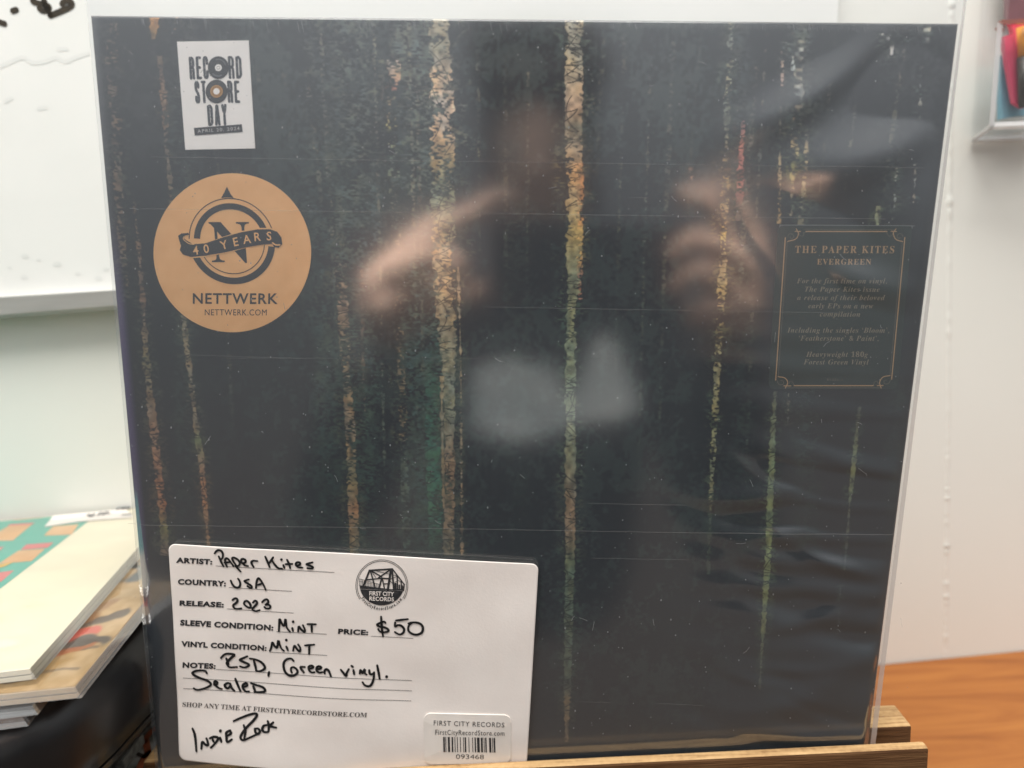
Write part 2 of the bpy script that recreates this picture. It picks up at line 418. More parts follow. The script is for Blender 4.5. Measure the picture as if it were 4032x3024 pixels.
fol = vnoise(GU, GV, 60, 40, 1) * .34 + vnoise(GU, GV, 260, 210, 2) * .33 + vnoise(GU, GV, 900, 800, 3) * .33
art[:] = np.array([.0035, .0042, .0048])
# dim trunks: soft vertical bands a shade apart
band = vnoise(GU, GV * 0 + 3.3, 70, 1, 5)
art += (band[..., None] - .35).clip(0) * np.array([.004, .007, .006])
# dark green foliage in the left half, fading out to the right
g1 = sst(.46, .66, fol) * sst(.46, .30, np.abs(GU / S - .42)) * sst(-.1, .35, GV / S) * sst(.05, .25, GU / S)
art += g1[..., None] * np.array([.010, .018, .015])
g2 = sst(.52, .72, fol) * sst(.72, .98, GV / S)
art += g2[..., None] * np.array([.014, .015, .015])
def profile(pts):
    """pts: photo points (x, y, width) -> arrays v, u, halfwidth sorted by v"""
    a = []
    for x, y, w in pts:
        l, r = cover_pt(x - w / 2, y), cover_pt(x + w / 2, y); a.append((l[1], (l[0] + r[0]) / 2, (r[0] - l[0]) / 2))
    a.sort(); return np.array(a).T
def twig_mask(shape, cells, dens, rr):
    """dark twigs: short bent strokes, mostly level, some forked"""
    m = np.zeros(shape); ny, nx = shape
    for _ in range(int(dens)):
        y, x = rr.uniform(0, ny), rr.uniform(-4, nx + 4); a = rr.choice([0, math.pi]) + rr.gauss(0, .38); ln = rr.uniform(.4, 1.5) * nx
        bend = rr.gauss(0, .012); wd = rr.choice([.7, .9, 1.1, 1.5])
        for st in range(2 if rr.random() < .45 else 1):
            aa, xx, yy = a + (rr.choice([-1, 1]) * rr.uniform(.3, .8) if st else 0), x, y
            for i in range(int(ln * 1.4)):
                xx += math.cos(aa) * .7; yy += math.sin(aa) * .7; aa += bend
                j, k = int(yy), int(xx)
                if 0 <= j < ny - 1 and 0 <= k < nx - 1:
                    fy, fx = yy - j, xx - k
                    for dj, wy in ((0, 1 - fy), (1, fy)):
                        for dk, wx in ((0, 1 - fx), (1, fx)): m[j + dj, k + dk] = max(m[j + dj, k + dk], min(1, wy * wx * 2.2 * wd))
    return m
def stripe(pts, cols, cov=.55, twig=.5, fine=1.75, seed=0, gain=1.0, sharp=.0003):
    """a gap of light between trunks: cols = [(photo y, rgb)], cov = share of it that is lit, twig = dark twigs across it"""
    vv, uu, hh = profile(pts)
    c0_, c1_ = np.searchsorted(ax, [(uu - hh).min() - .001, (uu + hh).max() + .001]); r0_, r1_ = np.searchsorted(ax, [vv[0], vv[-1]])
    c0_ = max(c0_, 0); sl = (slice(r0_, r1_), slice(c0_, c1_)); U_, V_ = GU[sl], GV[sl]
    if U_.size == 0: return
    c, h = np.interp(V_, vv, uu), np.interp(V_, vv, hh)
    jit = (vnoise(U_, V_, 1, 900, seed + 50) - .5) * .0008
    rag = vnoise(U_, V_, 90, 260, seed + 61) * .6 + vnoise(U_, V_, 200, 700, seed + 62) * .4
    upper = sst(.25, .75, V_ / S)                      # the gaps are leafier and more broken higher up
    h = h * (1 - (.34 * upper + .08) * sst(.42, .70, rag))
    inside = sst(-sharp, sharp, h - np.abs(U_ - c) + jit)
    n = vnoise(U_ + V_ * .25, V_, 520 * fine, 900 * fine, seed + 1) * .52 + vnoise(U_, V_, 220, 260, seed + 2) * .33 + vnoise(U_, V_, 60, 60, seed + 12) * .15
    cov = cov - .13 * upper + .03
    lit = sst(1 - cov - .16, 1 - cov + .12, n)
    tm = twig_mask(U_.shape, None, (r1_ - r0_) * .19 * twig, random.Random(seed)) if twig > .15 else 0
    lum = lit * (1 - .85 * tm) * (.45 + 1.1 * vnoise(U_, V_, 620, 560, seed + 5))
    ys = sorted([(cover_pt(2000, y)[1], cc) for y, cc in cols], key=lambda q: q[0])
    cv = np.array([q[0] for q in ys]); cc = np.array([q[1] for q in ys])
    rgb = np.stack([np.interp(V_, cv, cc[:, i]) for i in range(3)], -1) * ART_GAIN
    hue = vnoise(U_, V_, 300, 220, seed + 6)[..., None]
    grey = rgb.mean(-1, keepdims=True); rgb = grey + (rgb - grey) * 1.12
    rgb = rgb * (1 + (hue - .5) * np.array([.35, .05, -.35]))
    a = (inside * gain)[..., None]
    art[sl] = art[sl] * (1 - a * (lit * .6)[..., None]) + rgb * (a * lum[..., None])
ART_GAIN = 1.35
_st = stripe
def stripe(pts, cols, cov=.55, twig=.5, **k):
    wide = [(x, y, w * 2.1 + 16) for x, y, w in pts]
    dim = [(y, (c[0] * .17 + .006, c[1] * .22 + .009, c[2] * .21 + .007)) for y, c in cols]
    _st(wide, dim, .42, .0, seed=k.get('seed', 0) + 1000, sharp=.0020, gain=.9)
    _st([(x, y, w * .90) for x, y, w in pts], cols, cov - .05, twig, **k)
CREAM, PINK, OR_, RED = (.36, .30, .21), (.36, .25, .19), (.36, .19, .07), (.28, .11, .075)
OLV, GRB, GRN, BRN, YEL = (.10, .125, .055), (.125, .135, .082), (.055, .078, .045), (.17, .10, .052), (.36, .26, .07)
DBR = (.085, .062, .042)
for cx_, w_, k_ in ((1665, 250, 1.25), (1400, 200, .95), (1270, 170, .6), (700, 130, .35), (2020, 120, .2), (2900, 130, .4), (3150, 150, .4), (3500, 120, .25)):
    _st([(cx_, 66, w_), (cx_ + 10, 800, w_), (cx_ + 25, 1500, w_ * .8), (cx_ + 30, 2180, w_ * .6)], [(66, (.075 * k_, .085 * k_, .075 * k_)), (700, (.055 * k_, .072 * k_, .056 * k_)), (1400, (.035 * k_, .055 * k_, .042 * k_)), (2180, (.008 * k_, .02 * k_, .014 * k_))], .52, .0, seed=3000 + cx_, sharp=.003, gain=.8)
rt = random.Random(17)
for i_, x_ in enumerate((820, 905, 1010, 1120, 1205, 1262, 1470, 1500, 1610, 1640, 1880, 1990, 2080, 2380, 2460, 2560, 2650, 2760, 2980, 3020, 3230, 3290, 3390, 3560)):
    y0_, y1_, w_, b_ = rt.uniform(70, 300), rt.uniform(700, 2000), rt.uniform(9, 20), rt.uniform(.35, 1.0) * (1.25 if 1200 < x_ < 1700 else .8)
    sl_ = (2016 - x_) * .05
    _st([(x_, y0_, w_), (x_ + sl_, (y0_ + y1_) / 2, w_ * rt.uniform(.7, 1.4)), (x_ + 1.7 * sl_, y1_, w_ * .5)], [(y0_, (.10 * b_, .095 * b_, .075 * b_)), ((y0_ + y1_) / 2, (.085 * b_, .085 * b_, .058 * b_)), (y1_, (.03 * b_, .036 * b_, .026 * b_))], .50, .3, seed=5000 + 70 * i_, gain=.9)
stripe([(447, 90, 50), (439, 253, 60), (456, 422, 55), (470, 800, 40), (485, 1013, 32), (503, 1188, 22)], [(90, DBR), (1188, DBR)], .55, .4, seed=10, gain=.9)
stripe([(527, 780, 8), (549, 1000, 22), (566, 1217, 24), (575, 1405, 32), (593, 1578, 36), (610, 1723, 38), (625, 1868, 38), (637, 1976, 36), (646, 2085, 34), (650, 2186, 40)],
       [(780, DBR), (1250, (.12, .075, .05)), (1450, (.10, .09, .05)), (1723, (.15, .088, .055)), (2020, (.19, .085, .04)), (2110, (.08, .08, .03)), (2186, DBR)], .68, .55, seed=20)
stripe([(608, 70, 40), (608, 120, 38), (604, 155, 14)], [(70, OR_), (155, (.30, .17, .06))], .8, .1, seed=30, gain=.8)
stripe([(696, 60, 22), (690, 120, 14)], [(60, PINK), (120, DBR)], .5, .2, seed=31)
stripe([(629, 220, 26), (641, 338, 40), (650, 440, 30), (654, 557, 12), (671, 717, 24), (690, 900, 20), (723, 1224, 22), (734, 1361, 24), (747, 1448, 24), (760, 1549, 24), (770, 1651, 26), (781, 1737, 26), (792, 1795, 26), (801, 1904, 22), (810, 2012, 18), (822, 2150, 11)],
       [(220, DBR), (340, (.15, .09, .055)), (560, DBR), (1224, (.12, .105, .068)), (1700, (.13, .098, .06)), (1760, (.09, .095, .04)), (1850, (.15, .095, .055)), (1930, (.20, .09, .04)), (2150, (.17, .10, .052))], .66, .55, seed=40)
stripe([(1330, 500, 60), (1334, 844, 62), (1340, 1094, 58), (1350, 1198, 55), (1358, 1361, 48), (1373, 1593, 42), (1381, 1687, 44), (1386, 1831, 44), (1392, 2012, 44), (1397, 2185, 42)],
       [(500, (.028, .036, .026)), (800, (.035, .042, .03)), (1000, (.06, .065, .045)), (1130, (.15, .11, .07)), (1200, (.19, .125, .08)), (1400, (.15, .12, .075)), (1700, (.17, .115, .068)), (1900, (.125, .11, .06)), (2020, (.19, .11, .06)), (2185, (.14, .115, .062))], .56, .6, seed=50)
stripe([(1425, 1040, 16), (1428, 1361, 14), (1435, 1578, 9), (1440, 1640, 6)], [(1040, DBR), (1640, DBR)], .5, .3, seed=60)
stripe([(1548, 235, 62), (1555, 330, 60), (1552, 360, 30)], [(235, (.42, .32, .25)), (300, (.40, .29, .21)), (360, RED)], .55, .6, seed=70)
stripe([(1540, 380, 34), (1540, 450, 50), (1545, 530, 52), (1550, 650, 52), (1556, 850, 50), (1562, 1036, 45), (1570, 1253, 40), (1578, 1412, 36), (1584, 1528, 38), (1588, 1665, 40), (1590, 1752, 34), (1596, 1940, 36), (1603, 2185, 32)],
       [(380, (.07, .07, .055)), (430, (.36, .27, .16)), (500, (.33, .29, .12)), (620, (.11, .13, .085)), (900, (.10, .11, .07)), (1100, (.16, .12, .08)), (1320, (.19, .135, .08)), (1550, (.14, .115, .07)), (1700, (.17, .12, .07)), (1800, (.045, .06, .043)), (2185, (.032, .05, .036))], .50, .55, seed=80)
# the wide bright gap left of the middle trunk
stripe([(1736, 66, 112), (1738, 300, 112), (1742, 700, 106), (1748, 1000, 104), (1752, 1150, 96), (1760, 1300, 84), (1766, 1420, 74)],
       [(66, (.30, .27, .20)), (200, (.20, .19, .14)), (300, (.48, .36, .25)), (430, (.50, .39, .30)), (520, (.46, .33, .22)), (640, (.27, .20, .10)), (760, (.14, .155, .10)), (900, (.20, .185, .11)), (1000, (.34, .24, .135)), (1120, (.36, .26, .145)), (1250, (.22, .165, .095)), (1420, (.17, .155, .10))], .72, .75, seed=90, gain=1.0)
stripe([(1764, 1380, 66), (1768, 1500, 56), (1770, 1700, 50), (1772, 1900, 44), (1768, 2060, 48), (1766, 2185, 50)],
       [(1380, (.18, .165, .11)), (1600, (.145, .145, .095)), (1800, (.16, .115, .075)), (1950, (.17, .115, .075)), (2185, (.10, .09, .06))], .74, .55, seed=100)
stripe([(1715, 1300, 40), (1705, 1500, 70), (1705, 1800, 66), (1715, 2000, 66), (1715, 2120, 60), (1712, 2185, 50)], [(1300, (.02, .04, .028)), (1600, (.018, .055, .034)), (1950, (.020, .070, .040)), (2100, (.015, .045, .030)), (2185, (.012, .026, .02))], .62, .45, seed=110)
stripe([(1741, 1480, 16), (1740, 1600, 12), (1743, 1740, 12), (1748, 2000, 8)], [(1480, (.19, .155, .095)), (2000, (.12, .09, .055))], .8, .3, seed=115)
stripe([(1804, 1050, 14), (1812, 1300, 8), (1815, 1434, 7), (1817, 1800, 7), (1820, 2186, 11)], [(1050, (.30, .22, .14)), (1434, (.21, .165, .10)), (2186, (.20, .14, .085))], .62, .6, seed=120)
# the tall gap in the middle
stripe([(2261, 66, 78), (2260, 350, 78), (2258, 560, 74), (2262, 700, 72), (2261, 900, 78), (2256, 1000, 74), (2254, 1180, 62), (2246, 1250, 50), (2246, 1700, 48), (2244, 2200, 44), (2240, 2400, 38), (2237, 2582, 34), (2232, 2797, 24), (2231, 2920, 12)],
       [(66, (.30, .27, .20)), (250, (.36, .31, .22)), (420, (.38, .27, .19)), (500, (.11, .11, .085)), (560, (.30, .22, .14)), (660, (.42, .24, .11)), (800, (.34, .25, .13)), (900, (.34, .25, .10)), (1000, (.20, .19, .105)), (1100, (.16, .17, .105)), (1250, (.145, .165, .10)), (1500, (.12, .145, .09)), (1750, (.13, .14, .085)), (1980, (.17, .12, .075)), (2090, (.17, .125, .08)), (2200, (.085, .105, .062)), (2450, (.060, .072, .046)), (2680, (.04, .052, .036)), (2760, (.11, .078, .042)), (2920, (.09, .06, .035))], .80, .75, seed=130)
stripe([(2283, 640, 26), (2284, 760, 30), (2283, 1010, 26), (2282, 1180, 20)], [(640, (.40, .19, .09)), (780, (.36, .18, .08)), (1000, (.40, .24, .08)), (1080, (.28, .14, .09)), (1180, (.27, .13, .09))], .6, .6, seed=140)
stripe([(2876, 80, 30), (2874, 250, 34), (2870, 330, 44), (2862, 420, 30), (2860, 560, 20), (2859, 640, 40), (2857, 730, 48), (2852, 830, 38), (2848, 911, 44), (2846, 985, 34), (2845, 1060, 40), (2838, 1207, 34), (2826, 1400, 28), (2815, 1631, 26), (2805, 1812, 20), (2799, 1938, 16), (2788, 2260, 12)],
       [(80, (.12, .12, .10)), (330, (.22, .22, .165)), (450, (.09, .10, .08)), (700, (.32, .22, .10)), (830, (.38, .25, .12)), (911, (.42, .33, .09)), (1000, (.28, .2, .1)), (1200, (.36, .26, .10)), (1400, (.22, .19, .10)), (1631, (.19, .185, .095)), (1940, (.15, .15, .085)), (2000, (.035, .045, .03)), (2260, (.02, .025, .018))], .60, .55, seed=150)
stripe([(2926, 470, 18), (2925, 520, 24), (2918, 600, 30), (2917, 640, 20), (2914, 680, 34), (2913, 760, 32), (2910, 800, 30), (2905, 870, 18)], [(470, (.26, .12, .09)), (600, (.30, .105, .08)), (700, (.31, .11, .08)), (775, (.25, .10, .075)), (800, DBR), (870, DBR)], .66, .5, seed=160)
stripe([(3081, 190, 10), (3080, 325, 10), (3074, 400, 6), (3072, 498, 7), (3070, 650, 11), (3069, 760, 12), (3067, 880, 13)], [(190, (.34, .28, .22)), (325, (.30, .2, .16)), (400, (.05, .05, .045)), (560, (.10, .09, .06)), (650, (.30, .22, .12)), (880, (.34, .24, .11))], .62, .5, seed=170)
stripe([(3145, 110, 58), (3142, 240, 50), (3140, 300, 40), (3150, 400, 40), (3138, 470, 44), (3130, 560, 40), (3126, 640, 30), (3118, 740, 16), (3114, 850, 10)], [(110, (.30, .29, .24)), (300, (.34, .33, .28)), (390, (.14, .14, .12)), (480, (.30, .22, .14)), (600, (.36, .28, .12)), (640, (.44, .33, .09)), (740, (.30, .25, .16)), (850, (.2, .16, .1))], .52, .4, fine=.8, seed=180)
stripe([(3122, 215, 10), (3122, 280, 9)], [(215, (.4, .38, .32)), (280, (.4, .38, .32))], .7, .3, seed=181)
stripe([(3178, 500, 10), (3174, 600, 20), (3168, 680, 20), (3162, 760, 26), (3156, 820, 26), (3152, 885, 24)], [(500, (.14, .12, .09)), (600, (.34, .25, .13)), (760, (.22, .2, .12)), (820, (.08, .09, .07)), (885, (.2, .17, .1))], .6, .5, seed=190)
stripe([(3486, 130, 44), (3484, 185, 40)], [(130, (.40, .38, .35)), (185, (.4, .38, .35))], .42, .1, fine=.7, seed=200)
stripe([(3512, 175, 14), (3510, 230, 10)], [(175, (.40, .38, .35)), (230, (.36, .33, .3))], .6, .1, fine=.7, seed=201)
stripe([(3576, 120, 18), (3572, 165, 12)], [(120, (.36, .36, .33)), (165, (.3, .3, .28))], .55, .1, fine=.7, seed=202)
stripe([(3652, 90, 26), (3646, 170, 26)], [(90, (.36, .36, .31)), (170, (.36, .36, .31))], .5, .1, fine=.7, seed=203)
stripe([(3631, 230, 14), (3627, 330, 16), (3622, 420, 16), (3618, 470, 10)], [(230, (.40, .39, .35)), (330, (.25, .25, .22)), (470, (.3, .29, .25))], .5, .1, fine=.7, seed=204)
stripe([(3603, 640, 10), (3601, 720, 9), (3597, 800, 8)], [(640, (.2, .19, .17)), (800, (.3, .28, .24))], .6, .1, seed=205)
stripe([(3530, 660, 14), (3526, 770, 10), (3515, 870, 8)], [(660, (.2, .19, .15)), (870, (.18, .17, .13))], .55, .1, seed=206)
stripe([(3458, 810, 24), (3454, 885, 22)], [(810, (.19, .19, .11)), (885, (.23, .22, .11))], .6, .2, seed=207)
stripe([(2723, 640, 26), (2721, 740, 22)], [(640, (.24, .16, .11)), (740, (.24, .14, .09))], .4, .1, fine=.7, seed=208)
stripe([(3052, 1540, 8), (3048, 1600, 18), (3041, 1721, 26), (3037, 1857, 28), (3031, 1993, 28), (3025, 2174, 27), (3015, 2309, 25), (3007, 2445, 18), (2998, 2581, 9), (2991, 2716, 6)],
       [(1540, (.06, .065, .04)), (1700, (.11, .13, .068)), (2000, (.105, .130, .062)), (2200, (.11, .138, .062)), (2400, (.095, .110, .052)), (2580, (.05, .055, .035)), (2716, (.03, .033, .025))], .86, .6, seed=210)
stripe([(3104, 1545, 10), (3101, 1676, 6)], [(1545, (.08, .08, .06)), (1676, (.06, .06, .045))], .6, .4, seed=220)
stripe([(3384, 1600, 10), (3369, 1739, 18), (3358, 1857, 22), (3350, 1930, 20), (3345, 1975, 9), (3338, 2083, 8), (3324, 2246, 5)], [(1600, (.05, .05, .03)), (1760, (.09, .10, .05)), (1900, (.105, .12, .06)), (1980, (.05, .055, .04)), (2246, (.03, .033, .026))], .8, .4, seed=230)
stripe([(3310, 2300, 4), (3298, 2500, 4)], [(2300, (.03, .033, .03)), (2500, (.02, .02, .02))], .6, .2, seed=240)
# violet reflection along the spine edge, painted into the print colours
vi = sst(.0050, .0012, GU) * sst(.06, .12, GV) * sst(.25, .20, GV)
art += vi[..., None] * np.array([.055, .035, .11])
rb = .0012
du = np.minimum(np.minimum(GU, S - GU), np.minimum(GV, S - GV))
fall = np.where(du < rb, -rb + np.sqrt(np.maximum(rb * rb - (rb - du) ** 2, 0)), 0)
# the packed record makes the board swell very slightly
belly = .0006 * np.exp(-(((GU - .16) / .12) ** 2 + ((GV - .16) / .12) ** 2))
jk = grid_obj('jacket', GU, GV, fall + belly, [M['art']], rec, colors=art.clip(0.002, .9))
TH = .0048
mb = MB()
mb.add([(0, 0, -rb), (S, 0, -rb), (S, S, -rb), (0, S, -rb), (0, 0, -TH), (S, 0, -TH), (S, S, -TH), (0, S, -TH)],
       [[0, 4, 5, 1], [1, 5, 6, 2], [2, 6, 7, 3], [3, 7, 4, 0], [4, 7, 6, 5]])
mb.build('jacket_back', [M['cover_edge']], rec)

# --- outer sleeve
def sleeve_w(u, v):
    """how far the loose clear sleeve stands off the cover"""
    w = .0015 + .0015 * sst(.13, .015, v) + .0004 * np.sin(u * 31 + v * 9) * sst(0, .05, v)
    # slack puckers towards the open right edge
    m = sst(.215, .285, u) * sst(.225, .16, v)
    for (cu, cv, a, ru, rv, tilt) in WRK:
        x, y = u - cu, v - cv; y2 = y - tilt * x - 6.0 * x * x
        w = w + a * np.exp(-(x / ru) ** 2 - (y2 / rv) ** 2)
    m2 = sst(.25, .30, u) * sst(.20, .235, v) * sst(.315, .28, v)
    w = w + m * .00022 * np.sin(v * 420 + 22 * u + 2.2 * np.sin(v * 60)) + m2 * .0010 * np.sin(v * 62 + u * 38)
    w = np.maximum(w, .0012)
    return .0004 + (w - .0004) * sst(-.0006, .0045, u) * sst(S + .0004, S - .005, u)
wr = random.Random(21)
WRK = [(wr.uniform(.255, .306), wr.uniform(.012, .165), wr.choice([-1, 1]) * wr.uniform(.0003, .0008), wr.uniform(.010, .026), wr.uniform(.0022, .0050), wr.uniform(-.4, .25)) for _ in range(26)]
WRK += [(.262, .034, .0007, .035, .010, .25), (.285, .050, .0006, .025, .007, .45), (.287, .268, .0016, .024, .010, .30), (.276, .240, -.0007, .03, .012, -.1), (.262, .288, .0014, .02, .008, .6), (.292, .222, .0012, .018, .007, -.3)]
su, sv = np.meshgrid(np.linspace(-.0006, .3153, 330), np.linspace(-.002, .345, 360))
grid_obj('outer_sleeve', su, sv, sleeve_w(su, sv), [M['sleeve']], rec)
def strip(us, vs_, w): 
    u, v = np.meshgrid(us, vs_); return u, v, np.full(u.shape, w)
for (ua, ub0, ub1) in ((.3153, .3184, .3170), (-.0006, -.0016, -.0013)):
    mb = MB(); n = 40
    for i in range(n):
        va, vb = -.002 + .347 * i / n, -.002 + .347 * (i + 1) / n
        ba, bb = ub0 + (ub1 - ub0) * i / n, ub0 + (ub1 - ub0) * (i + 1) / n
        ws = [float(sleeve_w(np.array(ua), np.array(q))) for q in (va, vb)]
        q = [(ua, va, ws[0]), (ba, va, -.001), (bb, vb, -.001), (ua, vb, ws[1])]
        mb.add(q if ua > 0 else q[::-1], [[0, 1, 2, 3]], 0, True)
    mb.build('sleeve_seam', [M['seam']], rec)

# --- prints on stickers: everything is laid flat in cover coordinates
class Flat:
    """collects flat artwork in photo-measured places on the cover, at a height given by wf(u, v)"""
    def __init__(s, wf, meas): s.wf, s.meas, s.mb = wf, meas, MB()
    def pt(s, p): return cover_pt(p[0], p[1], s.meas)
    def emit(s, uv, fs, mi=0, lift=0): s.mb.add([(p[0], p[1], float(s.wf(p[0], p[1])) + lift) for p in uv], fs, mi)
    def text(s, t, p0, p1, p2, mi=0, offset=0.0, spacing=1.0, cap=CAP, lift=0):
        vs, fs = glyphs(t, offset, spacing)
        a, b, c = s.pt(p0), s.pt(p1), s.pt(p2); x0, x1 = vs[:, 0].min(), vs[:, 0].max(); ob = max(offset, 0)
        ex, ey = (b - a) / (x1 - x0), (c - a) / (cap + 2 * ob)
        s.emit([a + ex * (v[0] - x0) + ey * (v[1] + ob) for v in vs], fs, mi, lift)
    def char(s, t, c, cap, rot, xs=1.0, mi=0, offset=0.0, lift=0, capf=CAP):
        vs, fs = glyphs(t, offset); m = (vs[:, 0].min() + vs[:, 0].max()) / 2
        k = cap / capf; ca, sa = math.cos(rot), math.sin(rot); out = []
        for v in vs:
            x, y = (v[0] - m) * k * xs, -(v[1] - capf / 2) * k
            out.append(s.pt((c[0] + x * ca + y * sa, c[1] - x * sa + y * ca)))
        s.emit(out, fs, mi, lift)
    def stroke(s, pts, wpx, mi=0, n=6, closed=False, lift=0, smooth=True, taper=None):
        P = [s.pt(p) for p in (spline(pts, n, closed) if smooth else pts)]
        k = np.linalg.norm(s.pt((pts[0][0] + 100, pts[0][1])) - s.pt(pts[0])) / 100
        vs, fs = ribbon2d(P, wpx * k, not closed, taper); s.emit(vs, fs, mi, lift)
    def poly(s, pts, mi=0, lift=0): s.emit([s.pt(p) for p in pts], [list(range(len(pts)))][:1] if True else [], mi, lift)
    def ring(s, c, r0, r1, a0, a1, mi=0, n=72, sq=1.0, shear=0.0, f=lambda p: p, lift=0):
        vs, fs = [], []
        for i in range(n + 1):
            a = a0 + (a1 - a0) * i / n
            for r in (r0, r1):
                x, y = r * math.cos(a), -r * math.sin(a) * sq
                vs.append(s.pt(f((c[0] + x + shear * y, c[1] + y))))
        for i in range(n): fs.append([2 * i, 2 * i + 1, 2 * i + 3, 2 * i + 2])
        s.emit(vs, fs, mi, lift)
    def disc(s, c, r, mi=0, n=48, sq=1.0, f=lambda p: p, lift=0):
        s.emit([s.pt(f((c[0] + r * math.cos(a), c[1] + r * sq * math.sin(a)))) for a in np.linspace(0, 2 * math.pi, n + 1)[:-1][::-1]], [list(range(n))], mi, lift)
    def build(s, name, mats, parent): return s.mb.build(name, mats, parent)
def round_quad(c, r, n=6):
    """rounded outline through four corner points (tl, tr, br, bl)"""
    c = [np.array(p, float) for p in c]; out = []
    for i in range(4):
        p, a, b = c[i], c[i - 1], c[(i + 1) % 4]
        d0, d1 = nrm(a - p) * r, nrm(b - p) * r
        for t in np.linspace(0, 1, n): out.append((1 - t) ** 2 * (p + d0) + 2 * t * (1 - t) * (p + d0 * .08 + d1 * .08) + t * t * (p + d1))
    return out
def slab(pts_uv, w, th, name, m, parent):
    mbs = MB(); P = [np.array([p[0], p[1], w]) for p in pts_uv]
    a = sum(P[i][0] * P[(i + 1) % len(P)][1] - P[(i + 1) % len(P)][0] * P[i][1] for i in range(len(P)))
    if a < 0: P = P[::-1]
    mbs.prism(P, np.array([0, 0, th])); return mbs.build(name, [m], parent)
flat0 = lambda w: (lambda u, v: w)

# tall poster capitals drawn as strokes in a unit box
_rb = [(0, 1), (.62, 1), (1, .90), (1, .62), (.66, .52), (0, .52)]
TALL = {'R': [[(0, 0), (0, 1)], _rb, [(.55, .52), (.95, .44), (1, .30), (1, 0)]], 'E': [[(0, 0), (0, 1)], [(0, 1), (1, 1)], [(0, .52), (.85, .52)], [(0, 0), (1, 0)]],
        'C': [[(1, .70), (1, .90), (.75, 1), (.25, 1), (0, .90), (0, .10), (.25, 0), (.75, 0), (1, .10), (1, .30)]], 'D': [[(0, 0), (0, 1), (.6, 1), (1, .88), (1, .12), (.6, 0), (0, 0)]],
        'S': [[(1, .74), (1, .90), (.75, 1), (.25, 1), (0, .90), (0, .70), (.2, .58), (.8, .42), (1, .30), (1, .10), (.75, 0), (.25, 0), (0, .10), (0, .26)]], 'T': [[(0, 1), (1, 1)], [(.5, 1), (.5, 0)]],
        'A': [[(0, 0), (.42, 1), (.58, 1), (1, 0)], [(.18, .30), (.82, .30)]], 'Y': [[(0, 1), (.5, .45), (1, 1)], [(.5, .48), (.5, 0)]]}
def poster_word(A, word, p0, p1, p2, wpx):
    p0, p1, p2 = (np.array(p, float) for p in (p0, p1, p2)); n = len(word); gap = wpx * 1.55; full = np.linalg.norm(p1 - p0)
    d = (p1 - p0) / full; up = p2 - p0; hh = np.linalg.norm(up); upn = up / hh
    lw = (full - wpx - gap * (n - 1)) / n
    for i, ch in enumerate(word):
        o = p0 + d * (wpx / 2 + i * (lw + gap)) + upn * wpx / 2
        for st in TALL[ch]:
            pts = []
            for a, b in zip(st[:-1], st[1:]): pts += [a, ((a[0] + b[0]) / 2, (a[1] + b[1]) / 2)]
            A.stroke([o + d * lw * x + upn * (hh - wpx) * y for x, y in [*pts, st[-1]]], wpx, 0, n=1, smooth=False)
# white day sticker
RC = crop(640, 130, 420 / 1422); rc = lambda *ps: [RC(p) for p in ps]
wS = .0006
st = slab([cover_pt(*p, wS) for p in rc((192, 115), (1147, 98), (1233, 1538), (303, 1556))], wS, .0004, 'event_sticker', M['sticker_white'], rec)
st['label'] = 'white rectangular event sticker printed with two black records'
A = Flat(flat0(wS + .00006), wS)
for t_, p in (('REC', ((365, 622), (622, 612), (347, 318))), ('RD', ((885, 612), (1065, 606), (868, 310))), ('ST', ((440, 940), (595, 936), (420, 640))),
              ('RE', ((873, 930), (1038, 932), (858, 635))), ('DAY', ((608, 1240), (872, 1230), (590, 955)))):
    poster_word(A, t_, *rc(*p), 35 * .29536)
A.disc((745, 462), 140, 1, sq=1.08, f=RC, lift=.00004); A.ring((745, 462), 96, 108, .3, 1.9, 3, sq=1.08, f=RC, lift=.00008); A.ring((745, 462), 96, 112, 3.9, 5.2, 3, sq=1.08, f=RC, lift=.00008)
A.disc((747, 464), 46, 2, f=RC, lift=.00010); A.ring((747, 464), 18, 24, 0, 6.283, 3, f=RC, lift=.00014)
A.disc((722, 780), 146, 1, sq=1.08, f=RC, lift=.00005); A.disc((722, 779), 83, 4, f=RC, lift=.00010); A.ring((722, 779), 48, 72, 0, 6.283, 5, f=RC, lift=.00013); A.disc((722, 779), 42, 2, f=RC, lift=.00016)
A.poly(rc((430, 1365), (1070, 1317), (1058, 1217), (420, 1265)), 1, lift=.00005)
A.text('APRIL 20. 2024', *rc((470, 1332), (1030, 1294), (466, 1288)), mi=6, offset=.01, spacing=1.25, lift=.0001)
A.build('lettering', [M['ink_rough'], M['ink'], M['sticker_white'], mat('worn_disc_grey', (.12, .13, .14), .5), mat('disc_label_gold', (.48, .25, .06), .4), mat('disc_label_bronze', (.30, .15, .035), .4), mat('embossed_grey', (.42, .42, .42), .5)], st)

# round gold label sticker
NC = crop(580, 660, 680 / 1659); nc = lambda *ps: [NC(p) for p in ps]
st = slab([cover_pt(*NC((816 + 757 * math.cos(a), 818 + 764 * math.sin(a))), wS) for a in np.linspace(0, 2 * math.pi, 97)[:-1]], wS, .0004, 'round_sticker', M['gold'], rec)
st['label'] = 'round gold sticker with a black compass emblem'
A = Flat(flat0(wS + .00006), wS)
A.poly(nc((710, 292), (740, 288), (770, 286), (800, 288), (832, 293), (800, 252), (765, 183), (736, 245)), 0)
sh = .06; R_ = math.radians
A.ring((812, 705), 404, 413, R_(16), R_(177), 0, shear=sh, f=NC); A.ring((812, 705), 304, 363, R_(19), R_(176), 0, shear=sh, f=NC)
A.ring((812, 705), 352, 415, R_(203), R_(352), 0, shear=sh, f=NC); A.ring((812, 705), 310, 318, R_(207), R_(353), 0, shear=sh, f=NC)
A.text(serif('N'), *nc((622, 908), (1006, 908), (588, 523)), mi=0, cap=.678)
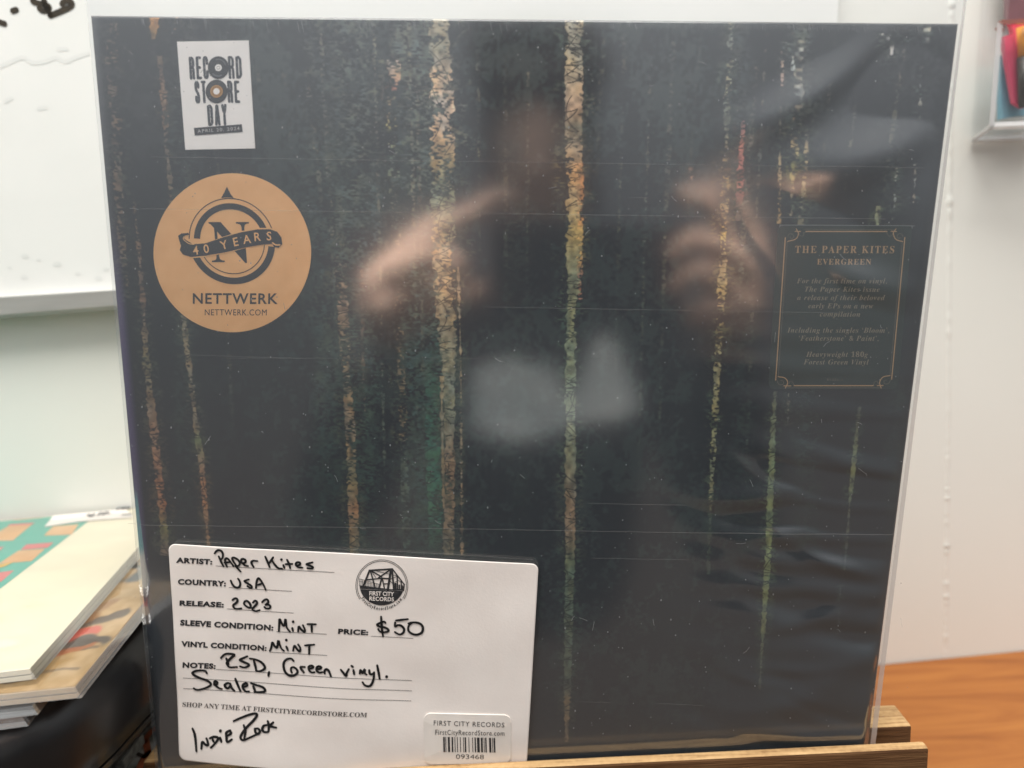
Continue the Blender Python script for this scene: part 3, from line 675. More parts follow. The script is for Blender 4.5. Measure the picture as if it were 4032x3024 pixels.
rbn = [(398, 627), (330, 632), (298, 655), (310, 705), (326, 752), (314, 792), (345, 835), (420, 858), (560, 846), (760, 812), (950, 766), (1100, 740), (1200, 733),
       (1222, 765), (1265, 769), (1298, 735), (1290, 672), (1250, 617), (1180, 592), (1060, 593), (900, 621), (720, 673), (560, 727), (440, 736), (372, 694), (350, 676), (362, 652), (400, 645)]
cx0, cy0 = 800, 725
A.poly([NC((cx0 + (x - cx0) * 1.012, cy0 + (y - cy0) * 1.10 + 0)) for x, y in rbn[7:25]][::-1], 1, lift=.00005)
A.poly([NC(p) for p in rbn][::-1] if False else [NC(p) for p in rbn], 0, lift=.0001)
A.stroke(nc((1205, 722), (1235, 742), (1275, 742)), 5, 1, lift=.00014); A.stroke(nc((352, 664), (352, 690), (400, 728), (450, 738)), 3, 1, lift=.00014)
for t_, c, rt in (('4', (466, 795), .14), ('0', (568, 779), .16), ('Y', (738, 742), .27), ('E', (851, 712), .21), ('A', (958, 688), .15), ('R', (1060, 664), .10), ('S', (1171, 657), .02)):
    A.char(t_, NC(c), 80 * .40989, rt, .92, 1, offset=.012, lift=.00014)
A.text('NETTWERK', *nc((438, 1308), (1253, 1310), (438, 1206)), mi=0, offset=.018, spacing=1.12)
A.text('NETTWERK.COM', *nc((553, 1418), (1147, 1420), (553, 1361)), mi=0, offset=0.0, spacing=1.1)
A.build('emblem', [M['navy'], M['gold']], st)

# dark green sticker with gold frame
HC = crop(3000, 860, 620 / 1469); hc = lambda *ps: [HC(p) for p in ps]
wH = .0004
st = slab([cover_pt(*p, wH) for p in round_quad(hc((152, 62), (1404, 70), (1268, 1594), (62, 1592)), 26)], wH, .0002, 'title_sticker', M['hype'], rec)
st['label'] = 'dark green title sticker with thin gold frame and small gold text'
A = Flat(flat0(wH + .00005), wH)
A.stroke(hc((160, 80), (178, 64), (210, 62), (700, 64), (1370, 69), (1395, 74), (1402, 95)), 2.6, 3, n=5)  # highlight on the sticker's top edge, painted as a pale grey stroke
ln = lambda p, q, w, mi=0: A.stroke([HC(p), HC(q)], w, mi, n=2, smooth=False)
ln((410, 122), (1165, 122), 4.4); ln((390, 101), (1235, 104), 1.6, 1); ln((218, 180), (128, 1508), 4.4); ln((237, 215), (152, 1478), 1.8, 1)
ln((1333, 178), (1210, 1500), 4.4); ln((1310, 215), (1194, 1470), 1.8, 1); ln((300, 1560), (1040, 1560), 4.4); ln((215, 1580), (1115, 1580), 1.8, 1)
for c in ([(320, 98), (340, 140), (315, 192), (237, 215)], [(1250, 98), (1226, 140), (1250, 195), (1312, 216)], [(150, 1476), (212, 1488), (240, 1530), (218, 1583)], [(1196, 1466), (1130, 1480), (1098, 1528), (1112, 1583)]):
    A.stroke(hc(*c), 3.8, 0)
for c in ([(310, 120), (360, 122)], [(1205, 120), (1255, 122)], [(205, 1562), (270, 1562)], [(1075, 1560), (1130, 1558)]): A.stroke(hc(*c), 3.6, 0, n=3)
for c in ([(243, 172), (250, 150), (275, 142), (296, 158), (290, 182), (268, 186), (262, 170)], [(345, 132), (352, 158), (375, 166), (392, 152), (385, 136), (406, 128)],
          [(1315, 172), (1305, 148), (1280, 142), (1262, 160), (1272, 184), (1292, 180)], [(1222, 130), (1212, 158), (1188, 166), (1172, 150), (1160, 126)],
          [(140, 1512), (160, 1548), (195, 1548), (200, 1520), (178, 1512)], [(250, 1545), (262, 1520), (284, 1524), (300, 1556)],
          [(1200, 1505), (1180, 1540), (1146, 1542), (1138, 1515), (1160, 1508)], [(1088, 1548), (1072, 1520), (1050, 1528), (1040, 1556)]):
    A.stroke(hc(*c), 2.0, 1)
A.text(serif('THE PAPER KITES'), *hc((308, 322), (1232, 324), (312, 256)), cap=.678, spacing=1.25)
A.text(serif('EVERGREEN'), *hc((513, 430), (1017, 431), (516, 378)), cap=.678, spacing=1.2)
for t_, x0, x1, y in (('For the first time on vinyl,', 325, 1165, 605), ('The Paper Kites issue', 400, 1097, 683), ('a release of their beloved', 328, 1146, 761), ('early EPs on a new', 432, 1035, 838), ('compilation', 540, 915, 915),
                      ('Including the singles \u2018Bloom\u2019,', 235, 1186, 1065), ('\u2018Featherstone\u2019 & Paint\u2019,', 345, 1087, 1140), ('Heavyweight 180g', 412, 987, 1290), ('Forest Green Vinyl', 388, 995, 1362)):
    A.text(serif(t_, 'bolditalic'), *hc((x0, y), (x1, y + 2), (x0 + 2, y - 47)), mi=2, cap=.678, spacing=1.12, offset=-.004)
A.text('31321-1', *hc((605, 1513), (750, 1514), (606, 1494)), mi=1, spacing=1.2, offset=.02)
A.build('lettering', [M['gold_ink'], M['gold_dim'], mat('soft_gold_ink', (.21, .175, .12), .5), mat('edge_highlight', (.16, .17, .165), .4)], st)

# --- paper price card, stuck on the outside of the sleeve and bowed a little
CARDM = .0034
def card_w(u, v):
    k = sst(.0, .030, v)                              # pressed flat against the ledge at the bottom
    b = .0035 + .0010 * k * (1 + np.sin((u - .02) * 17)) * sst(.10, .0, v) * .5
    b = b + .0034 * sst(.125, .075, u) * np.exp(-((u - .055) / .045) ** 2 - ((v - .006) / .019) ** 2)
    b = b + k * (.0006 * np.exp(-((u - .075) / .040) ** 2 - ((v - .034) / .016) ** 2) - .0008 * np.exp(-((u - .115) / .02) ** 2 - ((v - .045) / .018) ** 2))
    b = b + .0002 * (1 + np.sin(u * 70 + v * 40)) + .00012 * (1 + np.sin(v * 150 - u * 60))
    return b
cq = [cover_pt(x, y, CARDM) for x, y in ((664, 2140), (2121, 2220), (2070, 3075), (716, 2978))]
def cq_at(s, t):                                  # s to the right, t down
    return (cq[0] * (1 - s) + cq[1] * s) * (1 - t) + (cq[3] * (1 - s) + cq[2] * s) * t
nn_ = 90; ss, tt = np.meshgrid(np.linspace(0, 1, nn_), np.linspace(0, 1, nn_)); rad = .030
# pull the grid corners in so the card has rounded corners
def roundify(s, t):
    x, y = (s - .5) * 2, (t - .5) * 2
    kx, ky = 1 - rad * 1.3, 1 - rad * 2
    ex, ey = np.maximum(np.abs(x) - kx, 0) / (1 - kx), np.maximum(np.abs(y) - ky, 0) / (1 - ky)
    rr = np.sqrt(ex ** 2 + ey ** 2); mxx = np.maximum(ex, ey); f = np.where(rr > 1e-9, mxx / np.maximum(rr, 1e-9), 1)
    x = np.sign(x) * np.where(ex > 0, kx + ex * f * (1 - kx), np.abs(x)); y = np.sign(y) * np.where(ey > 0, ky + ey * f * (1 - ky), np.abs(y))
    return x / 2 + .5, y / 2 + .5
gs = np.unique(np.concatenate([np.linspace(0, 1, 80), np.linspace(0, .05, 12), np.linspace(.95, 1, 12)]))
ss, tt = np.meshgrid(gs, gs[::-1]); ss, tt = roundify(ss, tt)
cu = (cq[0][0] * (1 - ss) + cq[1][0] * ss) * (1 - tt) + (cq[3][0] * (1 - ss) + cq[2][0] * ss) * tt
cv = (cq[0][1] * (1 - ss) + cq[1][1] * ss) * (1 - tt) + (cq[3][1] * (1 - ss) + cq[2][1] * ss) * tt
card = grid_obj('price_card', cu, cv, card_w(cu, cv), [M['paper']], rec)
card['label'] = 'white paper price card filled in with black marker'
sol = card.modifiers.new('thickness', 'SOLIDIFY'); sol.thickness = .0003; sol.offset = -1
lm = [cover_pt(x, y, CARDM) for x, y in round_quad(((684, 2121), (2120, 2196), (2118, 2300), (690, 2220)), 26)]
mb = MB(); mb.poly([(p[0], p[1], float(card_w(*p)) - .0008) for p in lm][::-1]); mb.build('card_reflection', [film('card_reflection_film', gain=2.0, rough=.2, cap=.25, milky=.045, milk=(.8, .8, .74))], rec)  # milky strip added to imitate the card's reflection above its top edge
inkw = lambda u, v: card_w(u, v) + .00016
A = Flat(inkw, CARDM)
CA = crop(660, 2120, 740 / 2212); CB = crop(1300, 2120, 850 / 2212); CF = crop(640, 2550, 860 / 2212); C5 = crop(1300, 1624, 1400 / 1659)
for t_, a, b, c in (('ARTIST:', (106, 280), (533, 301), (110, 216)), ('COUNTRY:', (125, 536), (690, 560), (128, 470)), ('RELEASE:', (142, 786), (665, 808), (146, 724)),
                    ('SLEEVE CONDITION:', (152, 1018), (1252, 1072), (155, 951)), ('VINYL CONDITION:', (168, 1262), (1172, 1312), (170, 1198)), ('NOTES:', (185, 1508), (572, 1526), (188, 1444))):
    A.text(t_, CA(a), CA(b), CA(c), offset=.052, spacing=1.1)
A.text('PRICE:', CB((85, 968)), CB((392, 986)), CB((88, 914)), offset=.052, spacing=1.1)
A.text(serif('SHOP ANY TIME AT FIRSTCITYRECORDSTORE.COM'), CF((213, 580)), CF((2078, 679)), CF((215, 536)), mi=1, cap=.678)
for p, q in ((CA((575, 315)), CA((1965, 395))), (CA((730, 572)), CA((1468, 612))), (CA((705, 822)), CA((1488, 865))), (CA((1292, 1083)), CA((1876, 1114))), (CA((1208, 1325)), CA((1885, 1362))),
             ((855, 2632), (1621, 2678)), ((724, 2665), (1621, 2718)), ((726, 2706), (1619, 2757)), (CB((425, 995)), CB((848, 1018)))):
    A.stroke([p, q], 2.2, 2, n=30, lift=-.00004)
A.build('form_lettering', [M['ink'], mat('slogan_ink', (.07, .062, .058), .6), M['ink_grey']], card)
# handwriting
A = Flat(lambda u, v: card_w(u, v) + .00028, CARDM)
def hand(c, wid, strokes, dots=()):
    for s_ in strokes: A.stroke([c(p) for p in s_], wid, 0, n=6, taper=lambda t: .86 + .22 * math.sin(math.pi * min(1, t * 1.15)))
    for d in dots: A.disc(c(d), wid * .62, 0, n=14)
hand(crop(840, 2150, 420 / 2212), 8.6, [[(45, 135), (85, 85), (135, 65), (190, 90), (218, 150), (208, 225), (178, 258)], [(130, 195), (165, 270), (195, 340), (228, 402)],
     [(300, 412), (265, 330), (262, 270), (288, 235), (330, 255), (380, 320), (435, 398)], [(248, 325), (300, 322), (345, 316)],
     [(500, 395), (440, 310), (410, 245), (440, 222), (515, 255), (562, 315), (556, 370), (512, 402)], [(475, 385), (520, 445), (582, 512)],
     [(600, 325), (640, 335), (680, 318), (682, 275), (640, 248), (600, 262), (598, 310), (640, 355), (685, 390), (735, 395)],
     [(850, 415), (812, 350), (808, 310), (845, 286), (930, 292)], [(1092, 200), (1140, 310), (1182, 420)], [(1256, 215), (1200, 300), (1168, 340)], [(1232, 282), (1290, 370), (1360, 440), (1440, 452)],
     [(1464, 378), (1486, 440)], [(1540, 268), (1580, 350), (1606, 445)], [(1508, 360), (1650, 355)],
     [(1720, 378), (1765, 385), (1805, 370), (1805, 335), (1765, 320), (1728, 340), (1722, 380), (1775, 425), (1858, 435)], [(2065, 325), (1990, 345), (1942, 365), (2000, 390), (2068, 420), (2055, 452), (1958, 446)],
     [(375, 700), (410, 780), (470, 840), (540, 840), (570, 780), (560, 710), (525, 660)], [(750, 675), (690, 695), (662, 715), (730, 760), (802, 812), (808, 845), (780, 853), (720, 815)],
     [(897, 850), (905, 760), (925, 680), (955, 652), (1000, 700), (1060, 800), (1100, 890)], [(942, 790), (1032, 756)]], [(1425, 265)])
hand(crop(890, 2340, 400 / 2212), 8.8, [[(152, 112), (195, 77), (245, 77), (263, 130), (220, 180), (168, 222), (190, 280), (250, 300), (350, 287)],
     [(402, 180), (430, 132), (480, 130), (538, 190), (553, 250), (528, 272), (470, 250), (412, 200), (404, 172)], [(602, 160), (640, 122), (680, 132), (688, 180), (640, 240), (594, 290), (612, 325), (670, 343), (748, 320)],
     [(802, 150), (850, 102), (910, 92), (936, 140), (900, 190), (872, 205), (940, 200), (982, 240), (958, 283), (890, 283), (852, 252)],
     [(1167, 775), (1175, 650), (1186, 512), (1230, 600), (1288, 655), (1312, 512), (1325, 600), (1347, 700), (1410, 785)], [(1462, 702), (1475, 770)], [(1587, 780), (1602, 672), (1650, 730), (1720, 788), (1733, 740), (1692, 642)], [(1792, 620), (1970, 625)], [(1880, 640), (1885, 790)],
     [(972, 1205), (1002, 1130), (1027, 1022), (1070, 1090), (1125, 1133), (1157, 982), (1190, 1080), (1230, 1160), (1278, 1203)], [(1330, 1107), (1365, 1190)], [(1477, 1200), (1507, 1092), (1560, 1160), (1620, 1213), (1633, 1140), (1587, 1062)], [(1737, 1085), (1933, 1066)], [(1830, 1090), (1825, 1268)]], [(1480, 567), (1330, 967)])
hand(crop(740, 2540, 400 / 2212), 9.6, [[(737, 258), (790, 200), (860, 167), (960, 170), (1026, 190), (960, 250), (890, 330), (862, 372), (890, 430), (940, 460), (1085, 455)], [(852, 265), (900, 390)],
     [(1308, 220), (1220, 260), (1147, 300), (1230, 345), (1338, 395), (1318, 440), (1230, 463), (1152, 440)], [(1367, 270), (1480, 290), (1600, 340), (1678, 420), (1688, 480), (1640, 520), (1560, 543), (1500, 530)], [(1450, 310), (1480, 420), (1505, 530)], [(1785, 555), (1770, 640)],
     [(430, 588), (400, 542), (310, 525), (200, 535), (122, 575), (160, 630), (280, 690), (420, 740), (508, 800), (508, 850), (420, 900), (280, 940), (200, 940), (150, 912)],
     [(588, 835), (640, 830), (655, 785), (612, 762), (592, 800), (620, 850), (690, 905), (755, 925)], [(940, 812), (880, 802), (822, 840), (842, 890), (890, 913), (938, 860), (945, 820)], [(945, 830), (970, 900), (1032, 965)], [(1050, 707), (1100, 830), (1165, 968)],
     [(1245, 880), (1308, 850), (1285, 800), (1218, 838), (1220, 910), (1285, 975), (1352, 975)], [(1392, 800), (1520, 840), (1650, 880), (1703, 940), (1678, 975), (1560, 985), (1472, 980)], [(1440, 860), (1490, 975)]])
hand(crop(1100, 2560, 440 / 2212), 9.4, [[(298, 185), (250, 142), (170, 150), (107, 210), (100, 310), (140, 410), (220, 470), (310, 465), (375, 410), (360, 350), (300, 307), (252, 322), (246, 370), (264, 413)], [(503, 408), (450, 340), (442, 302), (520, 300)],
     [(600, 335), (655, 325), (688, 300), (650, 276), (597, 302), (612, 370), (660, 405), (713, 400)], [(760, 345), (825, 332), (843, 305), (800, 287), (757, 312), (757, 370), (810, 408), (870, 397)], [(915, 425), (912, 372), (945, 342), (990, 370), (1020, 430), (1040, 480)],
     [(1232, 352), (1290, 420), (1335, 468), (1350, 410), (1388, 342)], [(1480, 362), (1495, 440)], [(1440, 278), (1468, 300)], [(1606, 430), (1617, 362), (1660, 420), (1700, 352), (1702, 420), (1735, 450)], [(1790, 367), (1800, 430), (1840, 448), (1885, 420)],
     [(1885, 412), (1875, 540), (1830, 650), (1770, 678), (1700, 650), (1662, 597)], [(1945, 277), (1970, 400), (1995, 543)]], [(2130, 503)])
hand(crop(740, 2780, 380 / 2212), 9.8, [[(152, 447), (205, 560), (235, 720), (258, 935)], [(372, 878), (390, 732), (470, 790), (525, 790), (505, 700), (482, 652)], [(562, 650), (640, 617), (720, 622), (753, 652), (690, 750), (592, 850)], [(627, 670), (650, 722)], [(797, 632), (825, 720)],
     [(1020, 472), (937, 520), (940, 600), (962, 722), (1065, 665)], [(1020, 482), (1038, 540), (962, 590)],
     [(1092, 273), (1250, 205), (1450, 132), (1588, 107), (1618, 150), (1540, 260), (1400, 400), (1292, 540), (1262, 630), (1330, 678), (1480, 620), (1620, 560)], [(1327, 362), (1368, 480), (1350, 640)],
     [(1582, 432), (1600, 510), (1660, 543), (1700, 490), (1660, 432), (1592, 430)], [(1848, 352), (1780, 372), (1752, 450), (1800, 500), (1880, 500)], [(1872, 267), (1900, 370), (1895, 490)], [(1998, 292), (1930, 370), (2068, 405)]], [(797, 487)])
hand(crop(1460, 2410, 240 / 2212), 9.2, [[(540, 370), (490, 322), (380, 360), (242, 430), (330, 500), (500, 530), (620, 590), (648, 660), (560, 700), (430, 708), (330, 668), (282, 592)], [(382, 142), (400, 400), (420, 650), (455, 848)],
     [(922, 287), (1100, 265), (1348, 235)], [(890, 352), (890, 498), (1000, 452), (1120, 482), (1208, 580), (1198, 700), (1110, 778), (1010, 778), (882, 700)],
     [(1372, 390), (1500, 357), (1700, 365), (1850, 440), (1898, 570), (1858, 710), (1720, 788), (1550, 780), (1402, 690), (1362, 570), (1400, 450), (1500, 372)]])
A.build('handwriting', [M['ink_pen']], card)
# round shop emblem: a truss bridge over two lines of letters
A = Flat(inkw, CARDM); LC = crop(1380, 2180, 240 / 1659); lc = lambda *ps: [LC(p) for p in ps]
A.ring((860, 852), 700, 714, R_(-32), R_(212), 0, sq=.985, f=LC); A.ring((860, 852), 662, 675, R_(-32), R_(212), 0, sq=.985, f=LC)
arc = [(860 + 612 * math.cos(a), 800 + 592 * math.sin(a)) for a in np.linspace(R_(19), R_(164), 40)]
A.poly([LC(p) for p in arc + [(270, 952), (860, 975), (1442, 1002)]][::-1], 0)
A.poly(lc((250, 842), (266, 938), (700, 958), (1450, 992), (1462, 940), (1100, 950), (720, 905), (420, 858))[::-1] if False else lc((250, 842), (266, 938), (700, 958), (1450, 992), (1462, 940), (1100, 950), (720, 905), (420, 858)), 0, lift=.00002)
for a, b, w in (((520, 445), (1145, 402), 50), ((525, 445), (365, 850), 52), ((555, 470), (685, 930), 40), ((590, 465), (850, 610), 38), ((1075, 430), (760, 650), 40), ((470, 692), (860, 655), 36), ((860, 655), (1060, 665), 44), ((855, 650), (780, 945), 44),
                ((880, 690), (935, 955), 34), ((1108, 425), (1022, 965), 62), ((1140, 425), (1185, 965), 48), ((1148, 402), (1474, 826), 34), ((1275, 590), (1290, 965), 36), ((1385, 720), (1392, 965), 34), ((1468, 826), (1450, 985), 34),
                ((905, 805), (1060, 805), 34), ((720, 462), (1080, 545), 16), ((600, 500), (700, 640), 16), ((255, 668), (840, 832), 12), ((255, 735), (600, 810), 9), ((1180, 570), (1260, 575), 16), ((1190, 640), (1265, 600), 16), ((1200, 760), (1280, 730), 16),
                ((1060, 700), (1160, 640), 18), ((1075, 720), (1150, 790), 18), ((1300, 700), (1385, 760), 14), ((1230, 800), (1230, 960), 60), ((1335, 840), (1340, 960), 40), ((1420, 860), (1420, 970), 40)):
    A.stroke(lc(a, b), w * .1447, 0, n=2, smooth=False, lift=.00003)
for x in range(252, 840, 42):
    yb = 668 + (x - 255) * .28; A.stroke(lc((x, yb), (x, min(yb + 190, 900 + (x - 250) * .05))), 1.6, 0, n=2, smooth=False, lift=.00003)
A.text('FIRST CITY', *lc((520, 1116), (1187, 1142), (524, 1000)), mi=1, offset=.022, lift=.00007); A.text('RECORDS', *lc((522, 1256), (1187, 1286), (526, 1146)), mi=1, offset=.022, spacing=1.08, lift=.00007)
tx = 'FirstCityRecordStore.com'; wds = {'i': .5, 'r': .68, 't': .66, '.': .5, 'm': 1.5, 'C': 1.15, 'R': 1.15, 'S': 1.1, 'F': 1.0}
tot = sum(wds.get(c, 1.0) for c in tx); acc = 0
for ch in tx:
    wch = wds.get(ch, 1.0); a = R_(150) - R_(117) * (acc + wch / 2) / tot; acc += wch
    A.char(ch, LC((862 + 628 * math.cos(a), 855 + 622 * math.sin(a))), 86 * .1447, (math.pi / 2 - a), .62, 0, offset=.03)
A.build('shop_emblem', [M['ink'], M['paper']], card)

# barcode label on the card
GC = crop(1600, 2750, 520 / 2212); gc = lambda *ps: [GC(p) for p in ps]
bw = lambda u, v: card_w(u, v) + .00045
out = [cover_pt(*p, CARDM) for p in round_quad(gc((290, 228), (1757, 245), (1748, 1065), (316, 1072)), 118 * .235)]
mb = MB(); c0 = np.mean(out, 0); n = len(out); vs = []
for k_, f_ in enumerate((0, .35, .7, 1.0)):
    vs += [(*(c0 + (p - c0) * f_), float(bw(*(c0 + (p - c0) * f_)))) for p in out]
fs = []
for k_ in range(3):
    for i in range(n): fs.append([k_ * n + i, k_ * n + (i + 1) % n, (k_ + 1) * n + (i + 1) % n, (k_ + 1) * n + i][::-1])
vs += [(p[0], p[1], float(card_w(*p))) for p in out]
for i in range(n): fs.append([3 * n + i, 3 * n + (i + 1) % n, 4 * n + (i + 1) % n, 4 * n + i][::-1])
mb.add(vs, fs)
lab = mb.build('barcode_label', [M['label_white']], rec); lab['label'] = 'small white barcode label with rounded corners on the card'
A = Flat(lambda u, v: bw(u, v) + .0001, CARDM)
A.text('FIRST CITY RECORDS', *gc((465, 415), (1642, 442), (466, 338)), offset=.004, spacing=1.15); A.text('FirstCityRecordStore.com', *gc((492, 565), (1644, 582), (494, 484)), offset=.002, spacing=1.12)
A.text('093468', *gc((835, 978), (1302, 990), (836, 898)), mi=0, offset=.0)
A.build('lettering', [M['ink_thermal']], lab)
A = Flat(lambda u, v: bw(u, v) + .0001, CARDM)
for x, w in ((622, 28), (660, 12), (700, 34), (762, 26), (812, 13), (852, 13), (903, 12), (955, 11), (980, 24), (1045, 11), (1107, 12), (1146, 22), (1186, 44), (1250, 32), (1299, 11), (1323, 22), (1388, 34), (1440, 12), (1464, 25)):
    k_ = (x - 622) / 865; yt, yb = 602 + 18 * k_, 856 + 18 * k_
    A.poly(gc((x + 6, yb), (x + w + 6, yb + w * .02), (x + w, yt + w * .02), (x, yt)), 0)
A.build('barcode', [M['ink']], lab)

# --- wear on the plastic: creases under the top fold, long fine scratches, dust
A = Flat(lambda u, v: .00035, .0003)
rs = random.Random(5)
for _ in range(95):
    x = rs.uniform(520, 3700); y0 = 70 + (x - 355) * .0085 + rs.uniform(0, 10); ln_ = rs.uniform(14, 60) * (1 if x < 2000 else .55)
    A.stroke([(x, y0), (x + ln_ * .10, y0 + ln_ * .5), (x + ln_ * .22, y0 + ln_)], rs.uniform(1.5, 4.2), 0, n=2, taper=lambda t: 1 - .8 * t)
for i in range(150):
    x = 2300 + i * 9 + rs.uniform(-2, 2); y0 = 92 + (x - 2300) * .011; A.stroke([(x, y0), (x + 1, y0 + rs.uniform(10, 24))], 2.0, 0, n=2, smooth=False)
A.build('shrink_creases', [M['streak']], rec)
A = Flat(lambda u, v: sleeve_w(np.array(u), np.array(v)) + .0001, .0013)
for a, b, w in (((600, 618), (3640, 662), 1.5), ((560, 822), (3480, 862), 1.8), ((1900, 1208), (3300, 1232), 1.4), ((900, 1410), (2400, 1412), 1.1), ((500, 2064), (3520, 2106), 2.2), ((2315, 1980), (2700, 1987), 1.9), ((2330, 2195), (2710, 2201), 1.5),
                ((2280, 2755), (2400, 2756), 1.4), ((2580, 2758), (2760, 2766), 1.4), ((2480, 780), (2560, 776), 1.6), ((700, 1395), (1200, 1412), 1.1)):
    P = spline([a, b], 120)
    A.stroke(P, w, 0, n=1, smooth=False)
for _ in range(620):
    x, y = rs.uniform(480, 3620), rs.uniform(120, 2880)
    if 640 < x < 2110 and y > 2120: continue
    r = rs.choice([1.3, 1.4, 1.6, 1.8, 2.2, 3.0]); A.disc((x, y), r, 1, n=6, sq=rs.uniform(.7, 1.8))
for _ in range(45):
    x, y = rs.uniform(480, 3600), rs.uniform(120, 2800)
    if 640 < x < 2110 and y > 2120: continue
    a = rs.uniform(0, 6.28); l = rs.uniform(8, 40); A.stroke([(x, y), (x + l * .5 * math.cos(a), y + l * .5 * math.sin(a) + rs.uniform(-4, 4)), (x + l * math.cos(a), y + l * math.sin(a))], 1.6, 1, n=3)
A.build('dust_and_scratches', [M['dust'], film('lint', gain=1.0, rough=.4, milky=.26, milk=(.85, .85, .85))], rec)

# ------------------------------------------------------------------ wooden easel
def jplane(x, y, w): return on_plane(x, y, J0 + JN * w, JN)
lb_r = jplane(3635, 2916, .0046); lb_l = jplane(1500, 3021, .0046)
ex = nrm(lb_r - lb_l); ez = nrm(np.array([0, 0, 1.0]) - ex * ex[2]); ey = np.cross(ez, ex)    # along, back, up
lf_r = on_plane(3661, 2946, lb_r, ez)
dep = abs((lf_r - lb_r) @ ey); LEN = .352
easel = empty('easel', Matrix(((ex[0], ey[0], ez[0], lb_r[0]), (ex[1], ey[1], ez[1], lb_r[1]), (ex[2], ey[2], ez[2], lb_r[2]), (0, 0, 0, 1))))
bpy.context.view_layer.update()
mb = MB(); mb.box((-LEN / 2, -dep / 2, -.016), LEN / 2, dep / 2, .016, bev=.0012); mb.face_side((0, -1, 0), 1); mb.build('ledge', [M['pine'], M['dark_face']], easel)
inv = np.array(easel.matrix_world.inverted())
toe = lambda p: (inv @ np.array([*p, 1.0]))[:3]
bl, br = toe(jplane(561, 3003, -.009)), toe(jplane(3591, 2858, -.009))
by = (bl[1] + br[1]) / 2
bx = nrm(br - bl); bzv = nrm(np.array([0, 0, 1.0]) - bx * bx[2]); byv = np.cross(bzv, bx)
mb = MB(); cc_ = (bl + br) / 2 + byv * .0075 - bzv * .016
mb.box(cc_, np.linalg.norm(br - bl) / 2, .0075, .016, ax=[bx, byv, bzv], bev=.0012); mb.face_side(-byv, 1); mb.build('back_bar', [M['pine'], M['dark_face']], easel)
mb = MB(); mb.box((-LEN / 2, .012 + .0, -.034), LEN / 2 - .01, .022, .004, bev=.001); mb.build('shelf', [M['pine']], easel)
zb = Z_DESK - lb_r[2]
for k_ in (.06, .94):
    mb = MB(); mb.box((-LEN * k_, .012, (zb - .038) / 2), .009, .009, (-.038 - zb) / 2, bev=.001); mb.build('leg', [M['pine']], easel)
mb = MB(); mb.box((-LEN / 2, by + .027, .09), .012, .008, .15, bev=.001); mb.build('mast', [M['pine']], easel)
mb = MB()
p0, p1 = np.array([-LEN / 2, by + .040, .12]), np.array([-LEN / 2, by + .085, zb + .004]); dv = nrm(p1 - p0)
mb.box((p0 + p1) / 2, .010, .005, np.linalg.norm(p1 - p0) / 2, ax=[[1, 0, 0], np.cross(dv, [1, 0, 0]), dv], bev=.001); mb.build('strut', [M['pine']], easel)
tag(easel, 'pale wooden table easel with a ledge holding the record', 'easel')

# ------------------------------------------------------------------ left side: printed carton, black case, singles
def at_level(ps, z): return [on_level(*p, z) for p in ps]
ZB = .055
carton = MB()
carton.prism([(-.46, .262, ZB), (-.150, .262, ZB), (-.150, .395, ZB), (-.46, .385, ZB)], np.array([0, 0, ZB - Z_DESK - .0005]))
M['carton'] = mottled(mat('carton_print', rough=.6), [(.36, (.06, .065, .055)), (.46, (.23, .235, .22)), (.56, (.34, .345, .33)), (.75, (.40, .38, .36))], nscale=70, detail=5)
ct = carton.build('carton', [M['carton']])
K5 = crop(450, 2700, 350 / 1792)
mb = MB()
def lines_at(mb, sts, z, wid, f, mi=0, n=5):
    for s_ in sts:
        P = [on_level(*f(p), z)[:2] for p in s_]; vs, fs = ribbon2d(spline(P, n), wid)
        mb.add([(v[0], v[1], z) for v in vs], fs, mi)
lines_at(mb, [[(900, 780), (815, 860), (700, 970), (600, 1140)], [(635, 1120), (662, 1240), (680, 1340), (730, 1450)], [(680, 1345), (600, 1450), (545, 1560), (500, 1680)], [(820, 1430), (880, 1360), (920, 1330)]], ZB + .0004, .0030, K5)
lines_at(mb, [[(455, 1370), (520, 1390), (600, 1440)]], ZB + .0004, .0020, K5, 1)
M['orange'] = mat('orange_line_print', (.28, .075, .03), .5)
mb.build('hexagon_print', [M['orange'], mat('dark_print', (.03, .02, .015), .6)], ct)
tag(ct, 'pale carton printed with orange hexagon outlines under the black case', 'carton')

case = empty('carry_case', Matrix.Translation((-.36, .30, ZB + .002)) @ Matrix.Rotation(0, 4, 'Z'))
bpy.context.view_layer.update()
rim1, rim2 = on_level(262, 2822, .123), on_level(585, 2520, .123)
cd_ = nrm([*(rim2 - rim1)[:2], 0]); cl_ = np.array([-cd_[1], cd_[0], 0])          # back along the right side, left
org = rim1 - cd_ * .020
def ringpts(inset, z, r=.045, n=8):
    """rounded rectangle outline; right side runs along cd_ from the front corner"""
    wd, dp = .40, .165; out = []
    cs = [(r, r, math.pi, 1.5 * math.pi), (wd - r, r, 1.5 * math.pi, 2 * math.pi), (wd - r, dp - r, 0, .5 * math.pi), (r, dp - r, .5 * math.pi, math.pi)]
    rr = max(r - inset, .002)
    for (cx, cy, a0, a1) in cs:
        for a in np.linspace(a0, a1, n):
            x, y = cx + rr * math.cos(a), cy + rr * math.sin(a)
            p = org + cl_ * x + cd_ * y; out.append((p[0], p[1], z))
    return out
def loft(mb, prof, mi=0, cap_top=True, cap_bot=True):
    rings = [ringpts(i_, z) for i_, z in prof]; n = len(rings[0]); o = [p for r in rings for p in r]; fs = []
    for k in range(len(rings) - 1):
        for i in range(n): fs.append([k * n + i, (k + 1) * n + i, (k + 1) * n + (i + 1) % n, k * n + (i + 1) % n])
    if cap_top: fs.append([(len(rings) - 1) * n + i for i in range(n)][::-1])
    if cap_bot: fs.append(list(range(n)))
    mb.add(o, fs, mi, False)
